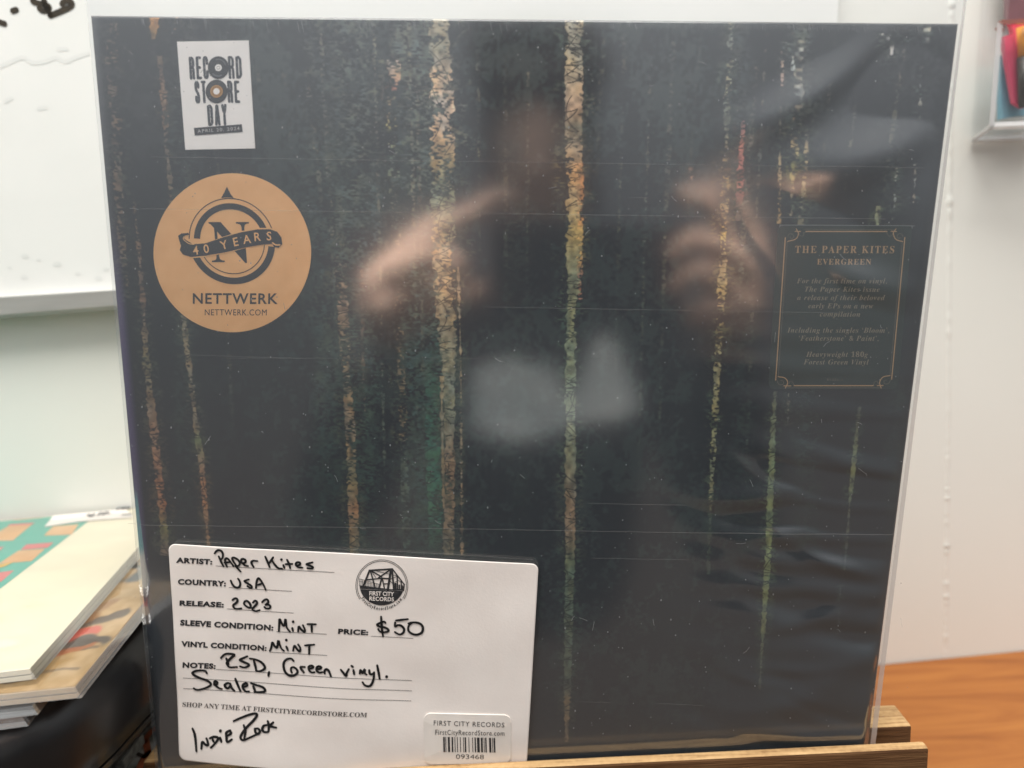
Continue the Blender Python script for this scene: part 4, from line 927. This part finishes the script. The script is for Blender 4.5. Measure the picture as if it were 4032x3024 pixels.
mb = MB(); loft(mb, [(.028, ZB + .0025), (.025, .0605), (.015, .072), (.006, .082), (.0045, .0855), (.0065, .0862)]); child_mesh(mb, 'case_base', [M['black']], case)
mb = MB(); loft(mb, [(.0065, 0.0866), (.0040, 0.0872), (.0014, 0.0970), (.0000, 0.1110), (.0006, 0.1145), (.0018, 0.1178), (.0036, 0.1206), (.0060, 0.1228), (.0090, 0.1243), (.0125, 0.1250), (.03, 0.1253)]); lid = child_mesh(mb, 'case_lid', [M['black']], case)
for p_ in lid.data.polygons: p_.use_smooth = True
A_, B_ = on_level(552, 2906, .0585), on_level(470, 3016, .0585); dv = nrm(B_ - A_)
mb = MB(); mb.box((A_ + B_) / 2, np.linalg.norm(B_ - A_) / 2, .0022, .0028, ax=[dv, np.cross([0, 0, 1], dv), [0, 0, 1]], bev=.0008); child_mesh(mb, 'grey_foot', [M['greytag']], case)
tag(case, 'black rounded carry case under the stack of small records', 'case')

def single(name, corner, right_to, z, th, size, cover, label, plastic=True, sl=.0022):
    """a seven inch single: corner (photo point of its near right corner) and a second photo point on its right edge"""
    c = on_level(*corner, z); b = nrm([*(on_level(*right_to, z) - c)[:2], 0]); a = np.array([-b[1], b[0], 0])
    o = empty(name, Matrix.Translation(Vector(c - np.array([0, 0, th])))); bpy.context.view_layer.update()
    mb = MB(); P = [c, c + b * size, c + b * size + a * size, c + a * size]
    up_ = np.array([0, 0, 1.0]); g_ = .0007; i_ = .0012
    mb.prism(P, up_ * (th * .46), 0); mb.prism([p - up_ * (th * .46 + g_) for p in P], up_ * (th * .54 - g_), 0)
    Q = [c + b * i_ + a * i_, c + b * (size - i_) + a * i_, c + b * (size - i_) + a * (size - i_), c + b * i_ + a * (size - i_)]
    mb.prism([p - up_ * (th * .46 + .00005) for p in Q], up_ * (g_ - .0001), len(cover)); child_mesh(mb, 'cover', [*cover, M['cover_edge']], o)
    if plastic:
        e_ = sl; q = [c - b * e_ - a * e_, c + b * (size + .001) - a * e_, c + b * (size + .001) + a * size, c - b * e_ + a * size]
        mb = MB(); z1, z0 = np.array([0, 0, .0004]), np.array([0, 0, -th * .55])
        # two limp sheets meeting at a seam past the cover's edge
        up = [P[0] + z1, P[1] + z1, P[2] + z1, P[3] + z1]
        mb.add([*up, *[p + z0 for p in q]], [[0, 1, 5, 4], [3, 0, 4, 7]], 0)
        mb.add([*[p + np.array([0, 0, -th - .0002]) for p in P], *[p + z0 for p in q]], [[0, 4, 5, 1], [3, 7, 4, 0]], 0)
        ng = 44; q0_ = len(mb.v); pts_, fs_ = [], []
        for j in range(ng + 1):
            for i in range(ng + 1):
                x, y = size * i / ng, size * j / ng; ed_ = min(i, j, ng - i, ng - j) / 6
                hgt = .0005 + min(1, ed_) * (.0007 + .0007 * math.sin(x * 70 + y * 190 + 1.6 * math.sin(x * 60)) + .0003 * math.sin(y * 420 - x * 130))
                pts_.append(c + a * x + b * y + np.array([0, 0, max(hgt, .0004)]))
        for j in range(ng):
            for i in range(ng): k_ = j * (ng + 1) + i; fs_.append([k_, k_ + ng + 1, k_ + ng + 2, k_ + 1])
        mb.add(pts_, fs_, 1, True)
        child_mesh(mb, 'plastic_sleeve', [M['poly'], M['polytop']], o)
    tag(o, label, 'record', 'seven inch singles stacked on the case')
    return o, c, a, b
M['poly'] = film('crinkled_polythene', gain=2.4, rough=.12, milky=.05, milk=(.85, .84, .80))
M['polytop'] = film('polythene_top', gain=1.6, rough=.10, cap=.25)
M['cream'] = mottled(mat('cream_cover', rough=.5), [(.3, (.64, .585, .43)), (.7, (.70, .645, .49))], nscale=14)
M['turq'] = mat('turquoise_print', (.085, .33, .255), .5); M['tan'] = mottled(mat('tan_print', rough=.5), [(.3, (.50, .27, .12)), (.7, (.58, .36, .19))], nscale=60)
M['pink'] = mat('pink_print', (.52, .13, .13), .5); M['yell'] = mat('yellow_print', (.55, .33, .06), .5)
M['painted'] = mottled(mat('painted_cover', rough=.5), [(.30, (.20, .11, .05)), (.45, (.36, .225, .11)), (.6, (.44, .31, .17)), (.8, (.46, .35, .22))], nscale=16, detail=5, distort=1.2)
M['brownedge'] = mottled(mat('brown_cover', rough=.5), [(.3, (.05, .028, .022)), (.7, (.10, .055, .04))], nscale=40)
M['slate'] = mat('slate_print', (.085, .095, .105), .5); M['redp'] = mat('red_print', (.42, .075, .055), .5); M['dark'] = mat('dark_print_band', (.055, .043, .038), .5)
K3 = crop(0, 1900, 620 / 1714); K4 = crop(0, 2400, 720 / 1914)
single('seven_inch_single', (90, 2828), (300, 2560), .1282, .0028, .17, [M['brownedge']], 'brown edged single at the very bottom of the stack', sl=.003)
single('seven_inch_single', (128, 2783), (330, 2530), .1314, .0028, .17, [M['slate']], 'dark slate single third from the top, its clear sleeve poking out', sl=.003)
o2, c2, a2_, b2_ = single('seven_inch_single', (296, 2706), (545, 2400), .1364, .0044, .175, [M['painted']], 'tan painted single just below the cream one, with red and dark strokes', sl=.0035)
z2 = .1364
ga, gb = np.meshgrid(np.linspace(.0005, .1745, 260), np.linspace(.0005, .1745, 260))
nz = vnoise(ga, gb, 40, 40, 301) * .5 + vnoise(ga, gb, 120, 90, 302) * .3 + vnoise(ga, gb, 420, 300, 303) * .2
pc = np.array([.40, .27, .14]) + (nz - .5)[..., None] * np.array([.42, .34, .26])
def brush(ps, f, rad, rgb, k=1.0):
    """soft-edged painted streak along measured points"""
    Q = [on_level(*f(p), z2) - c2 for p in ps]; Q = spline([np.array([q @ a2_, q @ b2_]) for q in Q], 10)
    d = np.full(ga.shape, 9.0)
    wob = (vnoise(ga, gb, 160, 160, 305) - .5) * .006
    for q in Q: d = np.minimum(d, np.hypot(ga - q[0] + wob, gb - q[1] - wob))
    m_ = (sst(rad, rad * .45, d + (nz - .5) * rad * 1.1) * k)[..., None]; pc[:] = pc * (1 - m_) + np.array(rgb) * m_
brush([(1260, 60), (1000, 120), (740, 200)], K4, .0052, (.075, .058, .05), .9); brush([(1060, 320), (800, 345), (520, 420)], K4, .0056, (.06, .048, .042), .95)
brush([(990, 215), (800, 255), (600, 345)], K4, .0052, (.46, .085, .06)); brush([(820, 415), (640, 440), (440, 520)], K4, .0034, (.28, .09, .035), .9)
brush([(960, 420), (820, 450)], K4, .0012, (.12, .08, .05), .8); brush([(800, 632), (600, 650), (300, 720), (0, 800)], K4, .0012, (.13, .085, .05), .8)
brush([(1000, 70), (860, 130), (760, 130)], K4, .004, (.26, .13, .06), .8); brush([(1180, 1330), (1010, 1400), (960, 1380)], K3, .005, (.25, .13, .065), .7); brush([(1480, 900), (1540, 960), (1500, 1020)], K3, .0075, (.10, .11, .115))
P2 = c2[None, None] + a2_ * ga[..., None] + b2_ * gb[..., None]
pm = mat('painted_print', rough=.5); pv = N(pm, 'ShaderNodeVertexColor'); pv.layer_name = 'print'; L(pm, pv.outputs[0], BS(pm).inputs['Base Color'])
po = grid_obj('cover_print', P2[..., 0][:, ::-1], P2[..., 1][:, ::-1], np.full(ga.shape, z2 + .0002), [pm], o2, colors=pc[:, ::-1].clip(.01, .9)); po.matrix_parent_inverse = o2.matrix_world.inverted()
o1, c1, a1_, b1_ = single('seven_inch_single', (118, 2634), (536, 2165), .1414, .0044, .174, [M['cream']], 'cream and turquoise single on top of the stack, with tan squares', sl=.0035)
z1 = .1414
mb = MB()
def in_cover(ps):
    """clip photo-measured print to the cover's own outline"""
    out = []
    for p in ps:
        q = on_level(*p, z1) - c1; s_, t_ = min(max(q @ a1_, .001), .173), min(max(q @ b1_, .001), .173); r = c1 + a1_ * s_ + b1_ * t_; out.append((r[0], r[1]))
    return out
def patch(ps, mi, dz): 
    P = in_cover(ps); ar = sum(P[i][0] * P[(i + 1) % len(P)][1] - P[(i + 1) % len(P)][0] * P[i][1] for i in range(len(P)))
    mb.poly([(p[0], p[1], z1 + dz) for p in (P if ar > 0 else P[::-1])], mi)
q0 = on_level(347, 2059, z1) - c1; qa = q0 @ a1_
q0b = on_level(0, 2309, z1) - c1; qb = q0b @ a1_
P = [c1 + a1_ * (qb + (qb - qa) * .4) + b1_ * .001, c1 + a1_ * qa + b1_ * .173, c1 + a1_ * .173 + b1_ * .173, c1 + a1_ * .173 + b1_ * .001]
mb.poly([(p[0], p[1], z1 + .0001) for p in P], 0)
k3 = lambda *ps: [K3(p) for p in ps]
patch(k3((190, 415), (240, 330), (540, 305), (470, 385)), 1, .0002); patch(k3((-60, 640), (-60, 560), (100, 475), (345, 462), (140, 635)), 1, .0002); patch(k3((80, 478), (110, 458), (385, 440), (345, 462)), 2, .00025)
patch(k3((475, 582), (580, 480), (858, 458), (780, 570)), 1, .0002); patch(k3((225, 738), (285, 680), (585, 655), (520, 712)), 2, .00025); patch(k3((-20, 890), (200, 745), (490, 725), (345, 858)), 1, .0002); patch(k3((-60, 950), (-20, 900), (150, 870), (60, 915)), 3, .0003)
patch(k3((-60, 990), (155, 958), (20, 1078), (-60, 1110)), 2, .0002); patch(k3((-60, 720), (48, 698), (-20, 760), (-60, 770)), 2, .0002)
patch(k3((-60, 420), (-20, 385), (60, 380), (0, 420)), 1, .0002)
child_mesh(mb, 'cover_print', [M['turq'], M['tan'], M['pink'], M['yell']], o1)
mb = MB(); patch(k3((485, 492), (660, 312), (1460, 212), (1460, 388), (880, 432)), 0, .0006)
pl = child_mesh(mb, 'price_label', [M['label_white']], o1)
mb = MB()
lines_at(mb, [[(960, 345), (990, 365), (1020, 340)], [(1070, 350), (1100, 325)], [(1125, 345), (1150, 320), (1180, 330)], [(1280, 290), (1310, 250), (1340, 285)], [(1350, 285), (1380, 245), (1400, 275)], [(1340, 350), (1420, 345)]], z1 + .0009, .0020, K3)
child_mesh(mb, 'scribble', [mat('grey_pencil', (.16, .16, .16), .6)], pl)

# ------------------------------------------------------------------ clear holder on the wall, upper right
M['acryl'] = film('clear_acrylic', gain=.35, rough=.06, tint=(.992, .992, .992), milky=.008, milk=(.8, .8, .8), cap=.12)
M['acryl_edge'] = film('acrylic_cut_edge', gain=2.5, rough=.1, milky=.55, milk=(.88, .87, .87))
M['redfilm'] = film('red_edge_film', gain=1.5, rough=.2, milky=.6, milk=(.45, .20, .16), tint=(.9, .6, .55))
D1 = .036
hb = wa(3822, 553, .001); hf = wa(3905, 497, D1); hft = wa(3900, 92, D1)
holder = empty('acrylic_holder', Matrix.Translation(Vector(wl2(hb[0] + .05, hb[1])))); bpy.context.view_layer.update()
WD = .12; top_z = hb[1] + .16
def hq(mb, ps, mi=0, th=.0022):
    P = [wl2(*p) for p in ps]; n_ = nrm(np.cross(P[1] - P[0], P[2] - P[0])); mb.prism(P, n_ * th, mi)
x0b, x0f = hb[0], hf[0]; zf = hf[1]; zft = hft[1]
mb = MB(); hq(mb, [(x0b, hb[1], .0035), (x0b + WD, hb[1], .0035), (x0b + WD, top_z, .0035), (x0b, top_z, .0035)]); child_mesh(mb, 'back_panel', [M['acryl']], holder)
mb = MB(); hq(mb, [(x0f, zf, D1), (x0f + WD, zf, D1), (x0f + WD, zft, D1), (x0f, zft, D1)]); child_mesh(mb, 'front_panel', [M['acryl']], holder)
mb = MB(); hq(mb, [(x0b, hb[1], .004), (x0f, zf, D1), (x0f + .002, zft + .02, D1), (x0b + .002, top_z, .004)]); child_mesh(mb, 'side_panel', [M['acryl']], holder)
mb = MB(); hq(mb, [(x0b, hb[1], .004), (x0b + WD, hb[1], .004), (x0f + WD, zf, D1), (x0f, zf, D1)]); child_mesh(mb, 'bottom_panel', [M['acryl']], holder)
mb = MB()
for a, b, r in (((x0f, zf, D1), (x0f, zft, D1), .0012), ((x0f, zf, D1), (x0f + WD, zf, D1), .0014), ((x0b, hb[1], .003), (x0b + WD, hb[1], .003), .0012), ((x0b, hb[1], .003), (x0f, zf, D1), .0010)):
    p, q = wl2(*a), wl2(*b); d = nrm(q - p); s1 = nrm(np.cross(d, [.3, .5, .8])); mb.box((p + q) / 2, np.linalg.norm(q - p) / 2, r, r, ax=[d, s1, np.cross(d, s1)])
child_mesh(mb, 'polished_edge', [M['acryl_edge']], holder)
mb = MB()
p, q = wl2(x0f - .0005, zft, D1 + .0005), wl2(x0f + WD, zft + .003, D1 + .0005); d = nrm(q - p); mb.box((p + q) / 2, np.linalg.norm(q - p) / 2, .0011, .0011, ax=[d, np.cross([0, 0, 1], d), [0, 0, 1]])
p, q = wl2(x0f + .0035, zft, D1 - .006), wl2(x0f + .006, zf + .05, D1 - .006); d = nrm(q - p); s1 = nrm(np.cross(d, WN)); mb.box((p + q) / 2, np.linalg.norm(q - p) / 2, .0018, .0004, ax=[d, s1, np.cross(d, s1)])
child_mesh(mb, 'red_rim', [M['redfilm']], holder)
tag(holder, 'clear acrylic holder fixed to the wall at upper right', 'holder')
def held(name, pts, off, th, m, label, cat, group=None):
    P = [wl2(*wa(*p, off), off) for p in pts]
    n_ = np.cross(P[1] - P[0], P[2] - P[0])
    if n_ @ WN < 0: P = P[::-1]
    mb = MB(); mb.prism(P, WN * th); o = mb.build(name, [m]); tag(o, label, cat, group); return o
K0 = crop(3600, 0, 432 / 1024); k0 = lambda *ps: [K0(p) for p in ps]
mm = lambda n, a, b: mottled(mat(n, rough=.6), [(.3, a), (.7, b)], nscale=50)
held('note_pad', k0((800, 520), (905, 500), (1300, 480), (1300, 1060), (940, 1085), (822, 1110)), .020, .004, mm('blue_paper', (.16, .38, .50), (.22, .45, .55)), 'light blue note pad at the back of the acrylic holder', 'note pad')
held('card', k0((835, -300), (1500, -300), (1500, 190), (980, 200), (848, 205)), .008, .001, mm('maroon_card', (.16, .075, .085), (.20, .095, .105)), 'maroon card standing at the rear of the acrylic holder', 'card')
held('sticky_note_pad', k0((828, 340), (920, 315), (1100, 960), (1020, 1010), (935, 960)), .027, .003, mm('pink_paper', (.62, .055, .13), (.70, .08, .17)), 'pink sticky pad leaning leftmost in the acrylic holder', 'sticky notes', 'pink sticky pads in the holder')
held('sticky_note_pad', k0((905, 215), (1010, 180), (1300, 170), (1300, 980), (1090, 960), (985, 560)), .023, .003, mm('hot_pink_paper', (.70, .045, .085), (.75, .07, .12)), 'hot pink sticky pad upright behind the orange marker', 'sticky notes', 'pink sticky pads in the holder')
mk = empty('marker_pen', Matrix.Translation(Vector(wl2(*wa(*K0((1040, 700)), .031), .031)))); bpy.context.view_layer.update()
def penpart(name, y0, y1, r, m):
    p, q = wl2(*wa(*K0((1024, y0)), .031), .031), wl2(*wa(*K0((1040, y1)), .031), .031); d = nrm(q - p); s1 = nrm(np.cross(d, WN)); s2 = np.cross(d, s1)
    vs, fs = [], []
    for p_ in (p, q):
        for a in np.linspace(0, 2 * math.pi, 17)[:-1]: vs.append(p_ + s1 * r * math.cos(a) + s2 * r * math.sin(a))
    for i in range(16): fs.append([i, (i + 1) % 16, 16 + (i + 1) % 16, 16 + i])
    fs += [list(range(16))[::-1], list(range(16, 32))]
    mb = MB(); mb.add(vs, fs, 0, True); child_mesh(mb, name, [m], mk)
penpart('cap', 245, 530, .0036, mat('orange_plastic', (.75, .30, .02), .35)); penpart('barrel', 530, 1000, .0034, mat('black_plastic', (.035, .03, .025), .4))
tag(mk, 'marker pen with an orange cap in the acrylic holder', 'marker pen')

# ------------------------------------------------------------------ the photographer with the phone, behind the camera: only mirrored in the plastic
AXF = W[:, 2]
def cp(x, y, back): return CAM + r_ * x + u_ * y - AXF * back
ph = MB(); ph.box(cp(.046, -.020, .0075), .082, .0385, .0042, ax=[r_, u_, -AXF], bev=.003)
phone = empty('phone', Matrix.Translation(Vector(cp(.046, -.020, .0075)))); bpy.context.view_layer.update()
child_mesh(ph, 'body', [mat('dark_phone_shell', (.02, .022, .026), .45)], phone)
for (x, y) in ((-.018, -.002), (-.002, -.030)):
    mb = MB(); c_ = cp(x, y, .0030); vs, fs = [], []
    for d_ in (0, .0012):
        for a in np.linspace(0, 2 * math.pi, 21)[:-1]: vs.append(c_ + r_ * .0065 * math.cos(a) + u_ * .0065 * math.sin(a) + AXF * d_)
    for i in range(20): fs.append([i, (i + 1) % 20, 20 + (i + 1) % 20, 20 + i])
    fs.append(list(range(20, 40))); mb.add(vs, fs); child_mesh(mb, 'lens', [mat('lens_glass', (.01, .01, .015), .1)], phone)
tag(phone, 'dark phone held sideways in two hands in front of the record', 'phone')

def skin_obj(name, nodes, edges, root, m, parent, levels=2):
    """nodes: {key: (x, y, back, radius)} in the photographer's frame"""
    ks = list(nodes); me = bpy.data.meshes.new(name)
    me.from_pydata([tuple(cp(*nodes[k][:3])) for k in ks], [(ks.index(a), ks.index(b)) for a, b in edges], []); me.materials.append(m)
    o = bpy.data.objects.new(name, me); col.objects.link(o)
    md = o.modifiers.new('skin', 'SKIN'); md.use_smooth_shade = True
    sv_ = me.skin_vertices[0].data
    for i, k in enumerate(ks):
        r = nodes[k][3]; sv_[i].radius = r if isinstance(r, tuple) else (r, r); sv_[i].use_root = (k == root)
    sd = o.modifiers.new('smooth', 'SUBSURF'); sd.levels = levels; sd.render_levels = levels
    o.parent = parent; o.matrix_parent_inverse = parent.matrix_world.inverted(); return o
M['skin'] = mottled(mat('skin', rough=.5), [(.3, (.56, .36, .27)), (.7, (.64, .43, .33))], nscale=60)
pers = empty('person', Matrix.Translation(Vector(cp(0, -.75, .40)))); bpy.context.view_layer.update()
nd = {'pelvis': (0, -.62, .42, .14), 'waist': (0, -.46, .41, .13), 'chest': (0, -.27, .40, .145), 'neckbase': (0, -.13, .39, .062), 'neck': (0, -.07, .38, .052), 'jaw': (0, -.015, .355, .062), 'head': (0, .055, .36, .082), 'crown': (0, .115, .37, .065),
      'nosebridge': (.001, .045, .275, .012), 'nose': (.002, .026, .258, .011)}
ed = [('pelvis', 'waist'), ('waist', 'chest'), ('chest', 'neckbase'), ('neckbase', 'neck'), ('neck', 'jaw'), ('jaw', 'head'), ('head', 'crown'), ('head', 'nosebridge'), ('nosebridge', 'nose')]
for sd_, pre in ((-1, 'a'), (1, 'b')):
    nd.update({pre + 'sh': (sd_ * .17, -.19, .40, .055), pre + 'el': (sd_ * .25, -.40, .22, .042)})
    ed += [('chest', pre + 'sh'), (pre + 'sh', pre + 'el')]
nd.update({'awr': (-.128, -.088, .080, .026), 'apalm': (-.116, -.048, .018, (.036, .020)), 'aknu': (-.098, -.008, .006, (.030, .017)),
           'ai1': (-.082, .016, -.002, .0095), 'ai2': (-.052, .022, -.006, .009), 'ai3': (-.030, .036, -.006, .0085), 'ai4': (-.010, .033, -.004, .0075),
           'am1': (-.074, -.004, -.006, .0095), 'am2': (-.058, -.014, -.008, .009), 'am3': (-.060, -.032, -.004, .008),
           'ar1': (-.080, -.022, -.006, .009), 'ar2': (-.064, -.036, -.006, .0085), 'ap1': (-.088, -.040, -.004, .008), 'ap2': (-.072, -.052, -.003, .0075),
           'at1': (-.090, -.058, .020, .011), 'at2': (-.062, -.050, .024, .0095), 'at3': (-.042, -.040, .022, .0085)})
ed += [('ael', 'awr'), ('awr', 'apalm'), ('apalm', 'aknu'), ('aknu', 'ai1'), ('ai1', 'ai2'), ('ai2', 'ai3'), ('ai3', 'ai4'), ('aknu', 'am1'), ('am1', 'am2'), ('am2', 'am3'), ('apalm', 'ar1'), ('ar1', 'ar2'), ('apalm', 'ap1'), ('ap1', 'ap2'), ('apalm', 'at1'), ('at1', 'at2'), ('at2', 'at3')]
nd.update({'bwr': (.186, -.098, .085, .026), 'bpalm': (.176, -.055, .022, (.030, .018)), 'bknu': (.162, -.010, .010, (.026, .015)),
           'bi1': (.158, .022, .000, .0095), 'bi2': (.140, .042, -.006, .009), 'bi3': (.112, .040, -.006, .008),
           'bm1': (.148, .006, -.006, .0095), 'bm2': (.130, .012, -.010, .009), 'bm3': (.108, -.008, -.006, .008),
           'br1': (.150, -.018, -.006, .009), 'br2': (.130, -.012, -.010, .0085), 'br3': (.110, -.034, -.006, .0075), 'bp1': (.154, -.042, -.004, .008), 'bp2': (.134, -.048, -.006, .0075),
           'bt1': (.158, -.066, .026, .011), 'bt2': (.136, -.060, .024, .0095), 'bt3': (.118, -.050, .022, .0085)})
ed += [('bel', 'bwr'), ('bwr', 'bpalm'), ('bpalm', 'bknu'), ('bknu', 'bi1'), ('bi1', 'bi2'), ('bi2', 'bi3'), ('bknu', 'bm1'), ('bm1', 'bm2'), ('bm2', 'bm3'), ('bpalm', 'br1'), ('br1', 'br2'), ('br2', 'br3'), ('bpalm', 'bp1'), ('bp1', 'bp2'), ('bpalm', 'bt1'), ('bt1', 'bt2'), ('bt2', 'bt3')]
skin_obj('body', nd, ed, 'pelvis', M['skin'], pers)
M['cloth'] = mottled(mat('dark_jacket_cloth', rough=.9), [(.3, (.016, .015, .016)), (.7, (.03, .028, .03))], nscale=120)
jn = {'hip': (0, -.66, .42, .165), 'waist': (0, -.46, .41, .155), 'chest': (0, -.27, .40, .168), 'neck': (0, -.135, .40, .080)}
je = [('hip', 'waist'), ('waist', 'chest'), ('chest', 'neck')]
for sd_, pre, wr_ in ((-1, 'a', (-.126, -.080, .066)), (1, 'b', (.184, -.090, .072))):
    jn.update({pre + 's': (sd_ * .18, -.195, .40, .072), pre + 'e': (sd_ * .252, -.402, .22, .056), pre + 'w': (*wr_, .040)})
    je += [('chest', pre + 's'), (pre + 's', pre + 'e'), (pre + 'e', pre + 'w')]
skin_obj('jacket', jn, je, 'hip', M['cloth'], pers)
SH = [(-.085, -.200), (-.060, -.190), (-.041, -.186), (-.010, -.192), (.017, -.190), (.030, -.222), (.042, -.215), (.053, -.197), (.064, -.175), (.075, -.158), (.090, -.160), (.103, -.173), (.118, -.205), (.128, -.227), (.110, -.236), (.085, -.238), (.045, -.242), (.023, -.248), (-.015, -.258), (-.045, -.260), (-.080, -.252)]
mb = MB(); mb.prism([cp(x, y, .215 + .9 * (x - .02) ** 2 + .85 * (y + .225)) for x, y in SH][::-1], -AXF * .003)
sh_ = child_mesh(mb, 'shirt', [mottled(mat('grey_shirt', rough=.85), [(.3, (.42, .47, .48)), (.5, (.62, .67, .67)), (.7, (.80, .83, .82))], nscale=22)], pers)
skin_obj('hair', {'a': (0, .085, .392, .085), 'b': (0, .135, .372, .072), 'c': (0, .02, .43, .06)}, [('a', 'b'), ('a', 'c')], 'a', mat('dark_hair', (.03, .02, .015), .6), pers)
for sx in (-1, 1):
    mb = MB(); c_ = cp(sx * .031, .050, .284); vs, fs = [], []
    for i in range(7):
        for k in range(12):
            th, ph_ = math.pi * i / 6, 2 * math.pi * k / 12; vs.append(c_ + .011 * (r_ * math.sin(th) * math.cos(ph_) + u_ * math.sin(th) * math.sin(ph_) + AXF * math.cos(th)))
    for i in range(6):
        for k in range(12): fs.append([i * 12 + k, i * 12 + (k + 1) % 12, (i + 1) * 12 + (k + 1) % 12, (i + 1) * 12 + k])
    mb.add(vs, fs, 0, True); child_mesh(mb, 'eye', [mat('eye_white', (.5, .48, .45), .2)], pers)
tag(pers, 'person in a dark jacket and grey shirt holding up a phone with both hands', 'person')
